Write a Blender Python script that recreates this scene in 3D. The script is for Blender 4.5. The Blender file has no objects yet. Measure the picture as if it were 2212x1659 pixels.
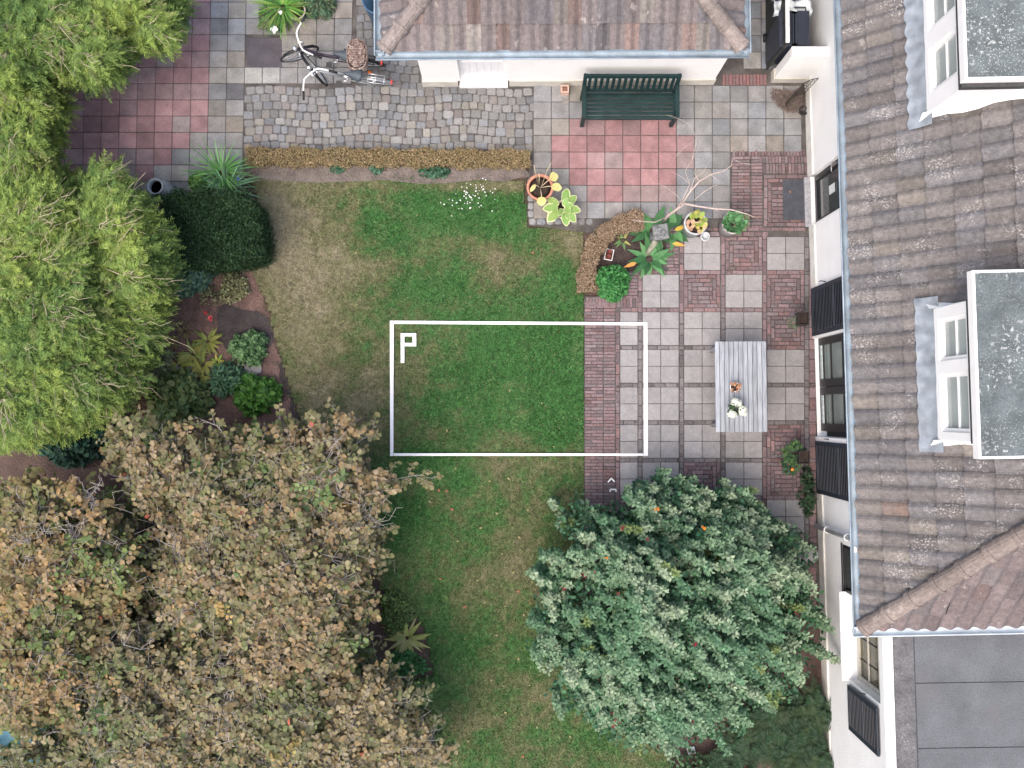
import bpy, bmesh, math, random
import numpy as np
from mathutils import Vector, Matrix
R = math.radians
random.seed(7)
rng = np.random.default_rng(7)
S = bpy.context.scene
COL = S.collection

# ---------------------------------------------------------------- camera, sky, sun, exposure
H = 15.5                     # drone height above the garden
FPX = 1995.0                 # focal length in units of a 2212 px wide picture
TILT = math.atan(61 / FPX)
cd = bpy.data.cameras.new('camera')
cam = bpy.data.objects.new('camera', cd)
COL.objects.link(cam)
cam.location = (0, 0, H)
cam.rotation_euler = (TILT, 0, 0)
cd.sensor_width = 36
cd.lens = 36 * FPX / 2212
cd.clip_start = 0.1
cd.clip_end = 500
S.camera = cam
SUN_EL, SUN_AZ = 62, 215     # degrees; azimuth clockwise from north
w = bpy.data.worlds.new('World')
S.world = w
w.use_nodes = True
nt = w.node_tree
bg = nt.nodes['Background']
sky = nt.nodes.new('ShaderNodeTexSky')
sky.sky_type = 'NISHITA'
sky.sun_disc = False
sky.sun_elevation = R(SUN_EL)
sky.sun_rotation = R(SUN_AZ)
sky.air_density = 1.0
sky.dust_density = 6.0
sky.ozone_density = 0.6
nt.links.new(sky.outputs[0], bg.inputs[0])
bg.inputs[1].default_value = 0.15
sl = bpy.data.lights.new('sun', 'SUN')
sl.energy = 0.5
sl.angle = R(75)
sl.color = (1.0, 0.985, 0.96)
so = bpy.data.objects.new('sun', sl)
COL.objects.link(so)
so.location = (0, 0, 30)
so.rotation_euler = (R(90 - SUN_EL), 0, R(180 - SUN_AZ))
S.view_settings.view_transform = 'Standard'
S.view_settings.look = 'None'
S.view_settings.gamma = 1
S.view_settings.use_curve_mapping = False
S.view_settings.exposure = 1.15

# ---------------------------------------------------------------- helpers
def P(px, py, z=0.0):
    """ground-plan point at height z from a position in the 2212 x 1659 survey picture"""
    dx = (px - 1106) / FPX
    dy = -(py - 829.5) / FPX
    y = dy * math.cos(TILT) + math.sin(TILT)
    zz = dy * math.sin(TILT) - math.cos(TILT)
    t = (z - H) / zz
    return Vector((dx * t, y * t, z))

def U(n, z=0.0):
    return n * (H - z) / FPX

def tag(o, label=None, cat=None, group=None, kind=None):
    if label: o['label'] = label
    if cat: o['category'] = cat
    if group: o['group'] = group
    if kind: o['kind'] = kind
    return o

def empty(name, loc, label, cat, rz=0.0, group=None):
    o = bpy.data.objects.new(name, None)
    COL.objects.link(o)
    o.empty_display_size = 0.2
    o.location = loc
    o.rotation_euler = (0, 0, rz)
    return tag(o, label, cat, group)

def copy_tree(o, parent=None):
    c = o.copy()
    COL.objects.link(c)
    c.parent = parent
    for ch in o.children:
        copy_tree(ch, c)
    return c

def rel(o, root):
    """vertices given in world space, object parented to an unrotated root"""
    o.parent = root
    o.location = -Vector(root.location)
    return o

_m = {}
def M(name, col=(.5, .5, .5), rough=.8, attr=False, ns=20., na=.25, bump=0., bs=60., spec=.3, metal=0., trans=0., spots=None, fine=None, streak=None):
    if name in _m: return _m[name]
    m = bpy.data.materials.new(name)
    m.use_nodes = True
    t = m.node_tree
    b = t.nodes['Principled BSDF']
    b.inputs['Roughness'].default_value = rough
    b.inputs['Specular IOR Level'].default_value = spec
    b.inputs['Metallic'].default_value = metal
    tc = t.nodes.new('ShaderNodeTexCoord')
    if attr:
        a = t.nodes.new('ShaderNodeAttribute'); a.attribute_name = 'Col'
        c = a.outputs['Color']
    else:
        a = t.nodes.new('ShaderNodeRGB'); a.outputs[0].default_value = (*col, 1)
        c = a.outputs[0]
    def noise(scale, detail=4, vec=None):
        n = t.nodes.new('ShaderNodeTexNoise')
        n.inputs['Scale'].default_value = scale
        n.inputs['Detail'].default_value = detail
        t.links.new(vec or tc.outputs['Object'], n.inputs['Vector'])
        return n.outputs['Fac']
    def mulby(c, fac, lo, hi, a=.3, b_=.7):
        mr = t.nodes.new('ShaderNodeMapRange')
        mr.inputs[1].default_value = a; mr.inputs[2].default_value = b_
        mr.inputs[3].default_value = lo; mr.inputs[4].default_value = hi
        t.links.new(fac, mr.inputs[0])
        mx = t.nodes.new('ShaderNodeVectorMath'); mx.operation = 'SCALE'
        t.links.new(c, mx.inputs[0]); t.links.new(mr.outputs[0], mx.inputs['Scale'])
        return mx.outputs[0]
    if na: c = mulby(c, noise(ns), 1 - na, 1 + na)
    if fine: c = mulby(c, noise(fine[0], 2), 1 - fine[1], 1 + fine[1], .25, .75)
    if streak:
        mp = t.nodes.new('ShaderNodeMapping'); mp.inputs['Scale'].default_value = streak[0]
        t.links.new(tc.outputs['Object'], mp.inputs[0])
        c = mulby(c, noise(1, 5, mp.outputs[0]), 1 - streak[1], 1 + streak[1])
    for sp in (spots or []):
        # (scale, threshold, colour, cover-scale, cover-threshold): lichen / stains with shapes of their own
        n1 = noise(sp[0], 3); n2 = noise(sp[3], 2)
        mr = t.nodes.new('ShaderNodeMapRange'); mr.inputs[1].default_value = sp[1]; mr.inputs[2].default_value = sp[1] + .05
        t.links.new(n1, mr.inputs[0])
        m2 = t.nodes.new('ShaderNodeMapRange'); m2.inputs[1].default_value = sp[4]; m2.inputs[2].default_value = sp[4] + .12
        t.links.new(n2, m2.inputs[0])
        mu = t.nodes.new('ShaderNodeMath'); mu.operation = 'MULTIPLY'
        t.links.new(mr.outputs[0], mu.inputs[0]); t.links.new(m2.outputs[0], mu.inputs[1])
        mu2 = t.nodes.new('ShaderNodeMath'); mu2.operation = 'MULTIPLY'; mu2.inputs[1].default_value = sp[5] if len(sp) > 5 else .85
        t.links.new(mu.outputs[0], mu2.inputs[0])
        mx = t.nodes.new('ShaderNodeMix'); mx.data_type = 'RGBA'
        t.links.new(mu2.outputs[0], mx.inputs[0]); t.links.new(c, mx.inputs[6]); mx.inputs[7].default_value = (*sp[2], 1)
        c = mx.outputs[2]
    t.links.new(c, b.inputs['Base Color'])
    if bump:
        bn = t.nodes.new('ShaderNodeBump'); bn.inputs['Strength'].default_value = bump; bn.inputs['Distance'].default_value = .02
        t.links.new(noise(bs, 3), bn.inputs['Height']); t.links.new(bn.outputs[0], b.inputs['Normal'])
    if trans:
        tr = t.nodes.new('ShaderNodeBsdfTranslucent'); t.links.new(c, tr.inputs[0])
        ms = t.nodes.new('ShaderNodeMixShader'); ms.inputs[0].default_value = trans
        t.links.new(b.outputs[0], ms.inputs[1]); t.links.new(tr.outputs[0], ms.inputs[2])
        t.links.new(ms.outputs[0], t.nodes['Material Output'].inputs[0])
    _m[name] = m
    return m

def mesh_np(name, V, Q, mat, parent=None, C=None, smooth=False):
    V = np.asarray(V, np.float32); Q = np.asarray(Q, np.int32)
    me = bpy.data.meshes.new(name)
    me.vertices.add(len(V)); me.vertices.foreach_set('co', V.ravel())
    k = Q.shape[1]
    me.loops.add(Q.size); me.loops.foreach_set('vertex_index', Q.ravel())
    me.polygons.add(len(Q))
    me.polygons.foreach_set('loop_start', np.arange(0, Q.size, k, dtype=np.int32))
    me.update(calc_edges=True)
    if C is not None:
        a = me.color_attributes.new('Col', 'FLOAT_COLOR', 'POINT')
        C4 = np.ones((len(V), 4), np.float32); C4[:, :3] = C
        a.data.foreach_set('color', C4.ravel())
    if smooth: me.polygons.foreach_set('use_smooth', np.ones(len(Q), bool))
    me.materials.append(mat)
    o = bpy.data.objects.new(name, me)
    COL.objects.link(o)
    o.parent = parent
    return o

class MB:
    def __init__(s): s.v = []; s.f = []; s.sm = []
    def add(s, vs, fs, smooth=False):
        n = len(s.v); s.v += [tuple(v) for v in vs]
        s.f += [tuple(i + n for i in f) for f in fs]; s.sm += [smooth] * len(fs)
        return s
    def box(s, x0, x1, y0, y1, z0, z1):
        return s.add([(x0,y0,z0),(x1,y0,z0),(x1,y1,z0),(x0,y1,z0),(x0,y0,z1),(x1,y0,z1),(x1,y1,z1),(x0,y1,z1)],
                     [(3,2,1,0),(4,5,6,7),(0,1,5,4),(1,2,6,5),(2,3,7,6),(3,0,4,7)])
    def obox(s, c, sx, sy, sz, rot=None):
        n = len(s.v)
        s.box(-sx/2, sx/2, -sy/2, sy/2, -sz/2, sz/2)
        mt = rot if rot is not None else Matrix.Identity(3)
        for i in range(n, len(s.v)): s.v[i] = tuple(mt @ Vector(s.v[i]) + Vector(c))
        return s
    def tube(s, pts, r, k=6, r1=None, cap=True):
        pts = [Vector(p) for p in pts]
        n = len(pts); base = len(s.v); prev = None
        for i, p in enumerate(pts):
            d = (pts[min(i+1, n-1)] - pts[max(i-1, 0)])
            d = d.normalized() if d.length > 1e-9 else Vector((0,0,1))
            a = prev if prev is not None else (Vector((0,0,1)) if abs(d.z) < .9 else Vector((1,0,0)))
            a = (a - d * a.dot(d)); a = a.normalized() if a.length > 1e-6 else d.orthogonal().normalized()
            prev = a; b = d.cross(a)
            rr = r if r1 is None else r + (r1 - r) * i / max(1, n - 1)
            for j in range(k):
                t = 2 * math.pi * j / k
                s.v.append(tuple(p + (a * math.cos(t) + b * math.sin(t)) * rr))
        for i in range(n - 1):
            for j in range(k):
                j2 = (j + 1) % k
                s.f.append((base+i*k+j, base+i*k+j2, base+(i+1)*k+j2, base+(i+1)*k+j)); s.sm.append(True)
        if cap:
            s.f.append(tuple(base + j for j in range(k))[::-1]); s.sm.append(False)
            s.f.append(tuple(base + (n-1)*k + j for j in range(k))); s.sm.append(False)
        return s
    def ring(s, c, R0, r, k=28, q=6, ax=(0,0,1), a0=0., a1=2*math.pi):
        ax = Vector(ax).normalized(); u = ax.orthogonal().normalized() if abs(ax.z) < .99 else Vector((1,0,0)); v = ax.cross(u)
        if abs(ax.z) < .99:
            v = Vector((0,0,1)) - ax*ax.z; v.normalize(); u = v.cross(ax)
        full = abs(a1 - a0 - 2*math.pi) < 1e-6
        pts = [Vector(c) + (u*math.cos(a0+(a1-a0)*i/k) + v*math.sin(a0+(a1-a0)*i/k))*R0 for i in range(k+1)]
        return s.tube(pts, r, q, cap=not full)
    def lathe(s, prof, k=24, c=(0,0,0), smooth=True):
        base = len(s.v); n = len(prof)
        for (r, z) in prof:
            for j in range(k):
                t = 2*math.pi*j/k
                s.v.append((c[0]+r*math.cos(t), c[1]+r*math.sin(t), c[2]+z))
        for i in range(n-1):
            for j in range(k):
                j2 = (j+1) % k
                s.f.append((base+i*k+j, base+i*k+j2, base+(i+1)*k+j2, base+(i+1)*k+j)); s.sm.append(smooth)
        if prof[0][0] > 1e-6: s.f.append(tuple(base+j for j in range(k))[::-1]); s.sm.append(False)
        if prof[-1][0] > 1e-6: s.f.append(tuple(base+(n-1)*k+j for j in range(k))); s.sm.append(False)
        return s
    def prism(s, poly, z0, z1):
        n = len(poly)
        vs = [(p[0], p[1], z0) for p in poly] + [(p[0], p[1], z1) for p in poly]
        return s.add(vs, [tuple(range(n))[::-1], tuple(range(n, 2*n))] + [(i, (i+1) % n, n+(i+1) % n, n+i) for i in range(n)])
    def sweep(s, prof, p0, p1, A, B):
        """closed 2-D profile (a,b) along p0-p1 on axes A,B"""
        p0, p1, A, B = Vector(p0), Vector(p1), Vector(A), Vector(B); n = len(prof)
        vs = [p0 + A*a + B*b for a, b in prof] + [p1 + A*a + B*b for a, b in prof]
        return s.add(vs, [(i, (i+1) % n, n+(i+1) % n, n+i) for i in range(n)] + [tuple(range(n)), tuple(range(n, 2*n))[::-1]])
    def xf(s, mt, n=0):
        for i in range(n, len(s.v)): s.v[i] = tuple(mt @ Vector(s.v[i]))
        return s
    def build(s, name, mat, parent=None, bevel=0., C=None, recalc=True):
        me = bpy.data.meshes.new(name)
        me.from_pydata(s.v, [], s.f)
        me.polygons.foreach_set('use_smooth', s.sm)
        if recalc:
            bm = bmesh.new(); bm.from_mesh(me); bmesh.ops.recalc_face_normals(bm, faces=bm.faces); bm.to_mesh(me); bm.free()
        if C is not None:
            a = me.color_attributes.new('Col', 'FLOAT_COLOR', 'POINT')
            for i, c in enumerate(C): a.data[i].color = (*c, 1)
        me.materials.append(mat)
        o = bpy.data.objects.new(name, me)
        COL.objects.link(o)
        o.parent = parent
        if bevel:
            b = o.modifiers.new('bevel', 'BEVEL'); b.width = bevel; b.segments = 2; b.limit_method = 'ANGLE'
        return o

def unit(a): return a / np.maximum(np.linalg.norm(a, axis=-1, keepdims=True), 1e-9)
ROUND = ([0, .14, .4, .7, .92, 1], [.06, .34, .5, .46, .24, .02])
OVAL = ([0, .3, .68, 1], [.06, .5, .4, .03])
LANCE = ([0, .25, .6, 1], [.12, .5, .4, .02])
STRAP = ([0, .35, .7, 1], [.5, .48, .34, .03])
NEEDLE = ([0, .5, 1], [.3, .5, .05])
def leaves(name, Pt, D, N, L, W, C, mat, parent=None, prof=OVAL, fold=.18, droop=.2, tip=None, jag=.08, vvar=.0):
    """one mesh of many small leaf blades: base Pt, direction D, normal N, length L, width W, colour C"""
    Pt = np.asarray(Pt, float); n = len(Pt)
    D = unit(np.asarray(D, float)); N = np.asarray(N, float)
    N = unit(N - D * (N * D).sum(1, keepdims=True)); Sd = np.cross(D, N)
    L = np.broadcast_to(np.asarray(L, float), (n,))[:, None]; W = np.broadcast_to(np.asarray(W, float), (n,))[:, None]
    dr = np.broadcast_to(np.asarray(droop, float), (n,))[:, None]
    ts, ws = prof; K = len(ts)
    V = np.empty((n, K, 3, 3)); 
    for k in range(K):
        c = Pt + D*L*ts[k] - N*L*dr*ts[k]**2
        V[:, k, 1] = c
        wa = W*ws[k]*(1+rng.normal(0, jag, (n, 1))); wb_ = W*ws[k]*(1+rng.normal(0, jag, (n, 1)))
        V[:, k, 0] = c + Sd*wa + N*wa*fold
        V[:, k, 2] = c - Sd*wb_ + N*wb_*fold
    q = []
    for k in range(K-1):
        a = 3*k
        q += [(a, a+1, a+4, a+3), (a+1, a+2, a+5, a+4)]
    Q = (np.array(q)[None] + (np.arange(n)*3*K)[:, None, None]).reshape(-1, 4)
    C = np.broadcast_to(np.asarray(C, float), (n, 3))
    CC = np.repeat(C[:, None], 3*K, 1).reshape(n, K, 3, 3).copy()
    if tip is not None:
        for k in range(K):
            CC[:, k] = CC[:, k]*(1-ts[k]) + np.asarray(tip)*ts[k]
    if vvar: CC = CC*(1+rng.normal(0, vvar, (n, K, 3, 1))).clip(.3); CC[:, :, 1] *= 1+vvar*.8
    return mesh_np(name, V.reshape(-1, 3), Q, mat, parent, CC.reshape(-1, 3), smooth=False)

def rdir(n, up=0.):
    a = rng.normal(size=(n, 3)); a[:, 2] += up
    return unit(a)
def jit(c, n, v=.2, hue=.08):
    c = np.asarray(c, float)
    return np.clip(c * (1 + rng.normal(0, v, (n, 1))) * (1 + rng.normal(0, hue, (n, 3))), .004, .9)
def mixc(a, b, t):
    return np.asarray(a)[None]*(1-t[:, None]) + np.asarray(b)[None]*t[:, None]

def vnoise(x, y, seed=0):
    """value noise"""
    xi = np.floor(x).astype(int); yi = np.floor(y).astype(int); fx = x-xi; fy = y-yi
    fx = fx*fx*(3-2*fx); fy = fy*fy*(3-2*fy)
    def h(a, b):
        v = np.sin(a*127.1 + b*311.7 + seed*74.7)*43758.5453
        return v - np.floor(v)
    return (h(xi, yi)*(1-fx)+h(xi+1, yi)*fx)*(1-fy) + (h(xi, yi+1)*(1-fx)+h(xi+1, yi+1)*fx)*fy
def fbm(x, y, seed=0, o=4):
    s = 0; a = .5
    for i in range(o):
        s = s + a*vnoise(x*2**i, y*2**i, seed+i); a *= .5
    return s/(1-.5**o)
def inpoly(x, y, poly):
    r = np.zeros(np.shape(x), bool); n = len(poly)
    for i in range(n):
        x0, y0 = poly[i]; x1, y1 = poly[(i+1) % n]
        if y0 == y1: continue
        c = ((y0 > y) != (y1 > y)) & (x < (x1-x0)*(y-y0)/(y1-y0)+x0)
        r ^= c
    return r

# ---------------------------------------------------------------- ground, lawn, paving
soil = M('soil', (.085, .058, .05), .95, ns=2.5, na=.35, bump=.8, bs=25, fine=(45, .35), spots=[(9, .6, (.13,.10,.085), 1.2, .5, .7)])
g = MB(); g.add([(-150,-150,0),(150,-150,0),(150,150,0),(-150,150,0)], [(0,1,2,3)])
tag(g.build('ground', soil), kind='structure')

def strip_poly(px_poly, z): return [P(x, y, z) for x, y in px_poly]

LAWN = [(528,366),(1138,384),(1138,487),(1262,487),(1264,640),(1266,1330),(1290,1480),(1400,1580),(1450,1620),(1460,1760),(650,1760),(690,1500),(935,1450),(920,1360),(880,1300),(828,1270),(760,1100),(660,985),(640,900),(612,800),(582,690),(545,590),(556,560),(566,500),(552,430)]
# colours of the turf: lush, olive and dry straw patches
DRY = [(600,500,95,160,.95),(640,620,85,150,.75),(720,560,110,130,.38),(740,720,110,120,.3),(585,410,70,60,.8),(700,450,110,80,.35),(690,800,80,190,.55),(770,880,110,110,.5),(880,760,110,80,.45),(1085,565,110,50,.36),(960,520,60,80,.25),(1235,520,55,45,.85),(1090,950,80,30,.2),(1160,1010,160,40,.2),(1090,1260,130,110,.30),(1010,1130,100,60,.08),(860,1050,60,60,.2),(1060,400,500,12,.5)]
LUSH = [(830,500,70,60,.8),(1000,450,190,60,.9),(900,620,120,60,.7),(1060,760,170,100,.8),(1190,820,90,190,.95),(1050,890,160,90,.8),(930,1010,110,60,.8),(890,1120,80,100,.8),(880,1190,60,60,.6),(1150,1010,80,40,.4),(960,1400,90,120,.55),(1000,1130,120,100,.4),(1040,1560,160,120,.12),(1180,1330,60,90,.1),(1215,600,50,90,.8)]
def lawn_fields(X, Y):
    # back to survey-picture units at the ground for the patch list
    px = 1106 + X*FPX/H; py = 890 - Y*FPX/H
    n = fbm(X*1.3+20, Y*1.3+9, 3); n2 = fbm(X*4.5, Y*4.5, 11)
    dry = np.zeros_like(X); lush = np.zeros_like(X)
    for (cx, cy, rx, ry, s) in DRY: dry = np.maximum(dry, s*np.exp(-(((px-cx)/rx)**2+((py-cy)/ry)**2)*.9))
    for (cx, cy, rx, ry, s) in LUSH: lush = np.maximum(lush, s*np.exp(-(((px-cx)/rx)**2+((py-cy)/ry)**2)*.9))
    t = np.clip(.42 + .75*dry - .62*lush + (n-.5)*.6 + (n2-.5)*.6 + (fbm(X*16, Y*16, 21, 2)-.5)*.45, 0, 1)
    return t
def lawn_col(X, Y):
    t = lawn_fields(X, Y)
    stops = np.array([0, .22, .45, .7, 1.])
    cols = np.array([(.038,.112,.030),(.052,.117,.036),(.086,.110,.045),(.130,.127,.068),(.176,.158,.104)])
    return np.stack([np.interp(t, stops, cols[:, i]) for i in range(3)], -1), t
def lawn_base():
    step = .05
    xs = np.arange(-4.6, 2.9, step); ys = np.arange(-6.9, 4.3, step)
    X, Y = np.meshgrid(xs, ys)
    px = 1106 + X*FPX/H; py = 890 - Y*FPX/H
    pxy = px + (fbm(X*3, Y*3, 5)-.5)*14*((px < 1200) | (py > 1340))
    ins = inpoly(pxy, py, LAWN)
    C, t = lawn_col(X, Y)
    Z = .028 + .012*(fbm(X*2, Y*2, 8)-.5)
    nx = len(xs)
    idx = np.arange(X.size).reshape(X.shape)
    cell = ins[:-1, :-1] & ins[1:, :-1] & ins[:-1, 1:] & ins[1:, 1:]
    q = np.stack([idx[:-1, :-1], idx[:-1, 1:], idx[1:, 1:], idx[1:, :-1]], -1)[cell]
    used = np.unique(q); mp = -np.ones(X.size, int); mp[used] = np.arange(len(used))
    V = np.stack([X, Y, Z], -1).reshape(-1, 3)[used]
    o = mesh_np('lawn', V, mp[q], M('turf', attr=True, rough=.95, ns=14, na=.3, bump=.7, bs=70, fine=(55, .45)), None, C.reshape(-1, 3)[used], smooth=True)
    tag(o, kind='structure')
lawn_base()
def grass():
    n = 260000
    X = rng.uniform(-4.6, 2.8, n); Y = rng.uniform(-6.7, 4.1, n)
    px = 1106 + X*FPX/H; py = 890 - Y*FPX/H
    k = inpoly(px + rng.normal(0, 3, n), py + rng.normal(0, 2, n), [(min(x, 1265) if 600 < y < 1340 else x, y) for x, y in LAWN])
    X, Y = X[k], Y[k]; n = len(X)
    C, t = lawn_col(X, Y)
    C = C*(1+rng.normal(0, .32, (n, 1)))*(1+rng.normal(0, .1, (n, 3)))
    pale = rng.random(n) < .06 + .1*t; C[pale] = jit((.24,.24,.13), pale.sum(), .25)
    h = rng.uniform(.018, .042, n)*(1.15-.5*t); a = rng.uniform(0, 2*np.pi, n); lean = rng.uniform(.3, 1.3, n)
    wd = rng.uniform(.0035, .007, n)
    b = np.stack([X, Y, np.full(n, .024)], -1)
    d = np.stack([np.cos(a), np.sin(a), np.zeros(n)], -1); s = np.stack([-np.sin(a), np.cos(a), np.zeros(n)], -1)
    V = np.stack([b + s*wd[:, None], b - s*wd[:, None], b + d*(h*lean)[:, None] + np.array([0,0,1])*h[:, None]], 1).reshape(-1, 3)
    Q = np.arange(3*n).reshape(-1, 3)
    o = mesh_np('grass', V, Q, M('grass_blade', attr=True, rough=.7, na=0, spec=.15, trans=.25), None, np.repeat(np.clip(C, .005, .9), 3, 0))
    tag(o, 'short patchy lawn grass, lush green fading to dry straw', 'grass', kind='stuff')
grass()

class Blocks:
    """paving stones: chamfered blocks with a slightly uneven top, one mesh per paved area"""
    def __init__(s): s.r = []
    def add(s, cx, cy, w, h, c, rot=0., z=.05, ch=.006, round_=0.):
        s.r.append((cx, cy, w, h, *c, rot, z, ch, round_))
    def px(s, x0, y0, x1, y1, c, gap=1.3, z=.05, rot=0., ch=.006, round_=0.):
        a = P(x0+gap/2, y0+gap/2, z); b = P(x1-gap/2, y1-gap/2, z)
        s.add((a.x+b.x)/2, (a.y+b.y)/2, abs(b.x-a.x), abs(a.y-b.y), c, rot, z, ch, round_)
    def build(s, name, mat):
        A = np.array(s.r); n = len(A)
        cx, cy, w, h = A[:, 0], A[:, 1], A[:, 2]/2, A[:, 3]/2
        C = A[:, 4:7]; rot, z, ch, rd = A[:, 7]+rng.normal(0, .006, n), A[:, 8]+rng.normal(0, .0016, n), A[:, 9], A[:, 10]
        tx, ty = rng.normal(0, .006, n), rng.normal(0, .006, n)
        # octagon outline so that corners can be cut / rounded
        m = np.minimum(w, h)
        k = np.maximum(rd*m, .006)
        ox = np.stack([w-k, w, w, w-k, -w+k, -w, -w, -w+k], 1); oy = np.stack([-h, -h+k, h-k, h, h, h-k, -h+k, -h], 1)
        jx = rng.normal(0, 1, (n, 8))*rd[:, None]*m[:, None]*.12; jy = rng.normal(0, 1, (n, 8))*rd[:, None]*m[:, None]*.12
        ox = ox+jx; oy = oy+jy
        V = np.empty((n, 24, 3)); cr, sr = np.cos(rot)[:, None], np.sin(rot)[:, None]
        for lv in range(3):
            f = (1 - (ch/w))[:, None] if lv == 2 else 1; g_ = (1-(ch/h))[:, None] if lv == 2 else 1
            x = ox*f; y = oy*g_
            V[:, lv*8:lv*8+8, 0] = cx[:, None] + x*cr - y*sr
            V[:, lv*8:lv*8+8, 1] = cy[:, None] + x*sr + y*cr
            V[:, lv*8:lv*8+8, 2] = 0.004 if lv == 0 else (z[:, None] + x*tx[:, None] + y*ty[:, None] - (ch[:, None] if lv == 1 else 0))
        me = bpy.data.meshes.new(name)
        F = []
        for i in range(n):
            b = i*24
            F.append(tuple(b+16+j for j in range(8)))
            for lv in (0, 8):
                for j in range(8):
                    j2 = (j+1) % 8
                    F.append((b+lv+j, b+lv+j2, b+lv+8+j2, b+lv+8+j))
        me.from_pydata(V.reshape(-1, 3).tolist(), [], F)
        a = me.color_attributes.new('Col', 'FLOAT_COLOR', 'POINT')
        C4 = np.ones((n*24, 4), np.float32); C4[:, :3] = np.repeat(C, 24, 0)
        a.data.foreach_set('color', C4.ravel())
        me.materials.append(mat)
        o = bpy.data.objects.new(name, me); COL.objects.link(o)
        return tag(o, kind='structure')

def bed(name, px_poly, z, mat):
    poly = strip_poly(px_poly, z)
    b = MB(); b.add([(p.x, p.y, z) for p in poly], [tuple(range(len(poly)))])
    return tag(b.build(name, mat), kind='structure')
joint = M('joint_sand', (.085, .078, .074), .95, ns=6, na=.35, fine=(60, .3), spots=[(5, .62, (.07,.08,.045), 1.4, .55, .5)])
bed('paving_bed', [(-200,-120),(2000,-120),(2000,500),(1580,505),(1290,505),(1142,487),(1142,362),(526,362),(526,420),(360,470),(-200,470)], .034, joint)
bed('terrace_bed', [(1262,640),(1340,640),(1380,500),(1580,505),(2000,500),(2000,1240),(1262,1340)], .036, joint)
concrete = M('concrete_paver', attr=True, rough=.9, ns=5, na=.2, bump=.3, bs=90, fine=(70, .24), spots=[(18, .64, (.12,.11,.10), 2.2, .5, .5), (40, .70, (.42,.42,.40), 3, .5, .6)])
def grey(): 
    v = random.gauss(1, .085); h = random.gauss(0, .006)
    b = random.random()
    c = (.205, .205, .208) if b < .6 else ((.185, .192, .203) if b < .82 else (.212, .204, .192))
    return tuple(max(.03, x*v + d) for x, d in zip(c, (h, 0, -h)))
def red():
    v = random.gauss(1, .10); k = random.random()
    c = (.215, .136, .145) if k < .62 else ((.205, .148, .157) if k < .9 else (.19, .163, .168))
    return tuple(x*v for x in c)
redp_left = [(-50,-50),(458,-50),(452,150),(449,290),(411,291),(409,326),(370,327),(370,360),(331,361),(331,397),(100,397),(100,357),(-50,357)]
t = Blocks()
def tilegrid(ox, oy, dx, dy, i0, i1, j0, j1, shear, skip, colour):
    for j in range(j0, j1):
        for i in range(i0, i1):
            y = oy + j*dy; x = ox + i*dx - (y-oy)*shear
            cx, cy = x+dx/2, y+dy/2
            if skip(cx, cy): continue
            t.px(x, y, x+dx, y+dy, colour(cx, cy), rot=0)
def in_left_skip(cx, cy):
    if cx > 770 and cy < 186: return True
    if cx > 527 and cy > 184: return True
    if cx > 690 and cy < -40: return True
    if 533 < cx < 610 and 80 < cy < 148: return True
    return cy > 470
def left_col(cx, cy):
    if inpoly(np.array(cx), np.array(cy), redp_left): return tuple(x*1.2 for x in red())  # red tiles lightened in colour to offset shade from the conifers
    if 528 < cx < 606 and 148 < cy < 186: return tuple(x*random.uniform(1.3, 1.42) for x in (.215,.215,.21))
    if 490 < cx < 528 and 184 < cy < 218: return (.11,.11,.12)
    return grey()
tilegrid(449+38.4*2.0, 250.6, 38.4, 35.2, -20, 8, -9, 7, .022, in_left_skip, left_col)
t.px(533, 80, 610, 148, (.085,.076,.088))
RR = {0: (1160,1540), 1: (1230,1460), 2: (1190,1498), 3: (1190,1498), 4: (1228,1460), 5: (1265,1345)}
def right_skip(cx, cy):
    if cy < 186 and not (1600 < cx < 1670): return True
    if cx > 1580 and cy > 322: return True
    if cx > 1745: return True
    if cy > 470: return True
    return False
def right_col(cx, cy):
    if cy > 240:
        r = int((cy-256)//36)+1
        if r in RR and r > 0 and RR[r][0] < cx < RR[r][1]: return tuple(x*f for x, f in zip(red(), (1.13, 1.04, 1.0)))
        if r == 5 and 1340 < cx < 1460 and random.random() < .6: return (.235,.18,.178)
    return grey()
tilegrid(1152.3, 184, 38.65, 36, 0, 16, 0, 8, 0, right_skip, right_col)
tilegrid(1606, -140, 38.6, 36, 0, 2, 0, 9, 0, lambda x, y: y > 156, lambda x, y: grey())
t.build('pavement', concrete)

cob = Blocks()
def cobcol():
    v = max(.6, random.gauss(1, .14)); k = random.random()
    c = (.190,.190,.190) if k < .55 else ((.170,.178,.190) if k < .78 else ((.215,.206,.188) if k < .9 else (.172,.158,.152)))
    return tuple(x*v for x in c)
def cobbles(x0, x1, y0, y1, skip=None, dark=1.):
    y = y0
    while y < y1-6:
        x = x0 + random.uniform(-4, 4); hh = random.uniform(16, 19.5)
        while x < x1-5:
            ww = random.uniform(15, 23)
            if random.random() < .12: ww *= 1.25
            yo = 4*math.sin(x*.03) + random.uniform(-1, 1)
            if not (skip and skip(x+ww/2, y+hh/2)):
                c = cobcol()
                cob.px(x, y+yo, x+ww, y+yo+hh+random.uniform(-.5, 1.5), tuple(q*dark for q in c), gap=1.1, rot=random.gauss(0, .045), round_=random.uniform(.18, .42), ch=.012, z=.05)
            x += ww
        y += hh
cobbles(528, 1152, 187, 320)
cobbles(772, 925, -20, 187, dark=.8)
x = 1142
for k in range(8):
    ww = random.uniform(16, 22); cob.px(x, 470, x+ww, 486, tuple(q*1.1 for q in cobcol()), gap=2.4, round_=.5, ch=.012); x += ww
y = 385
for k in range(5):
    cob.px(1139, y, 1154, y+17, tuple(q*1.1 for q in cobcol()), gap=2, round_=.45, ch=.012); y += 17
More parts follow.
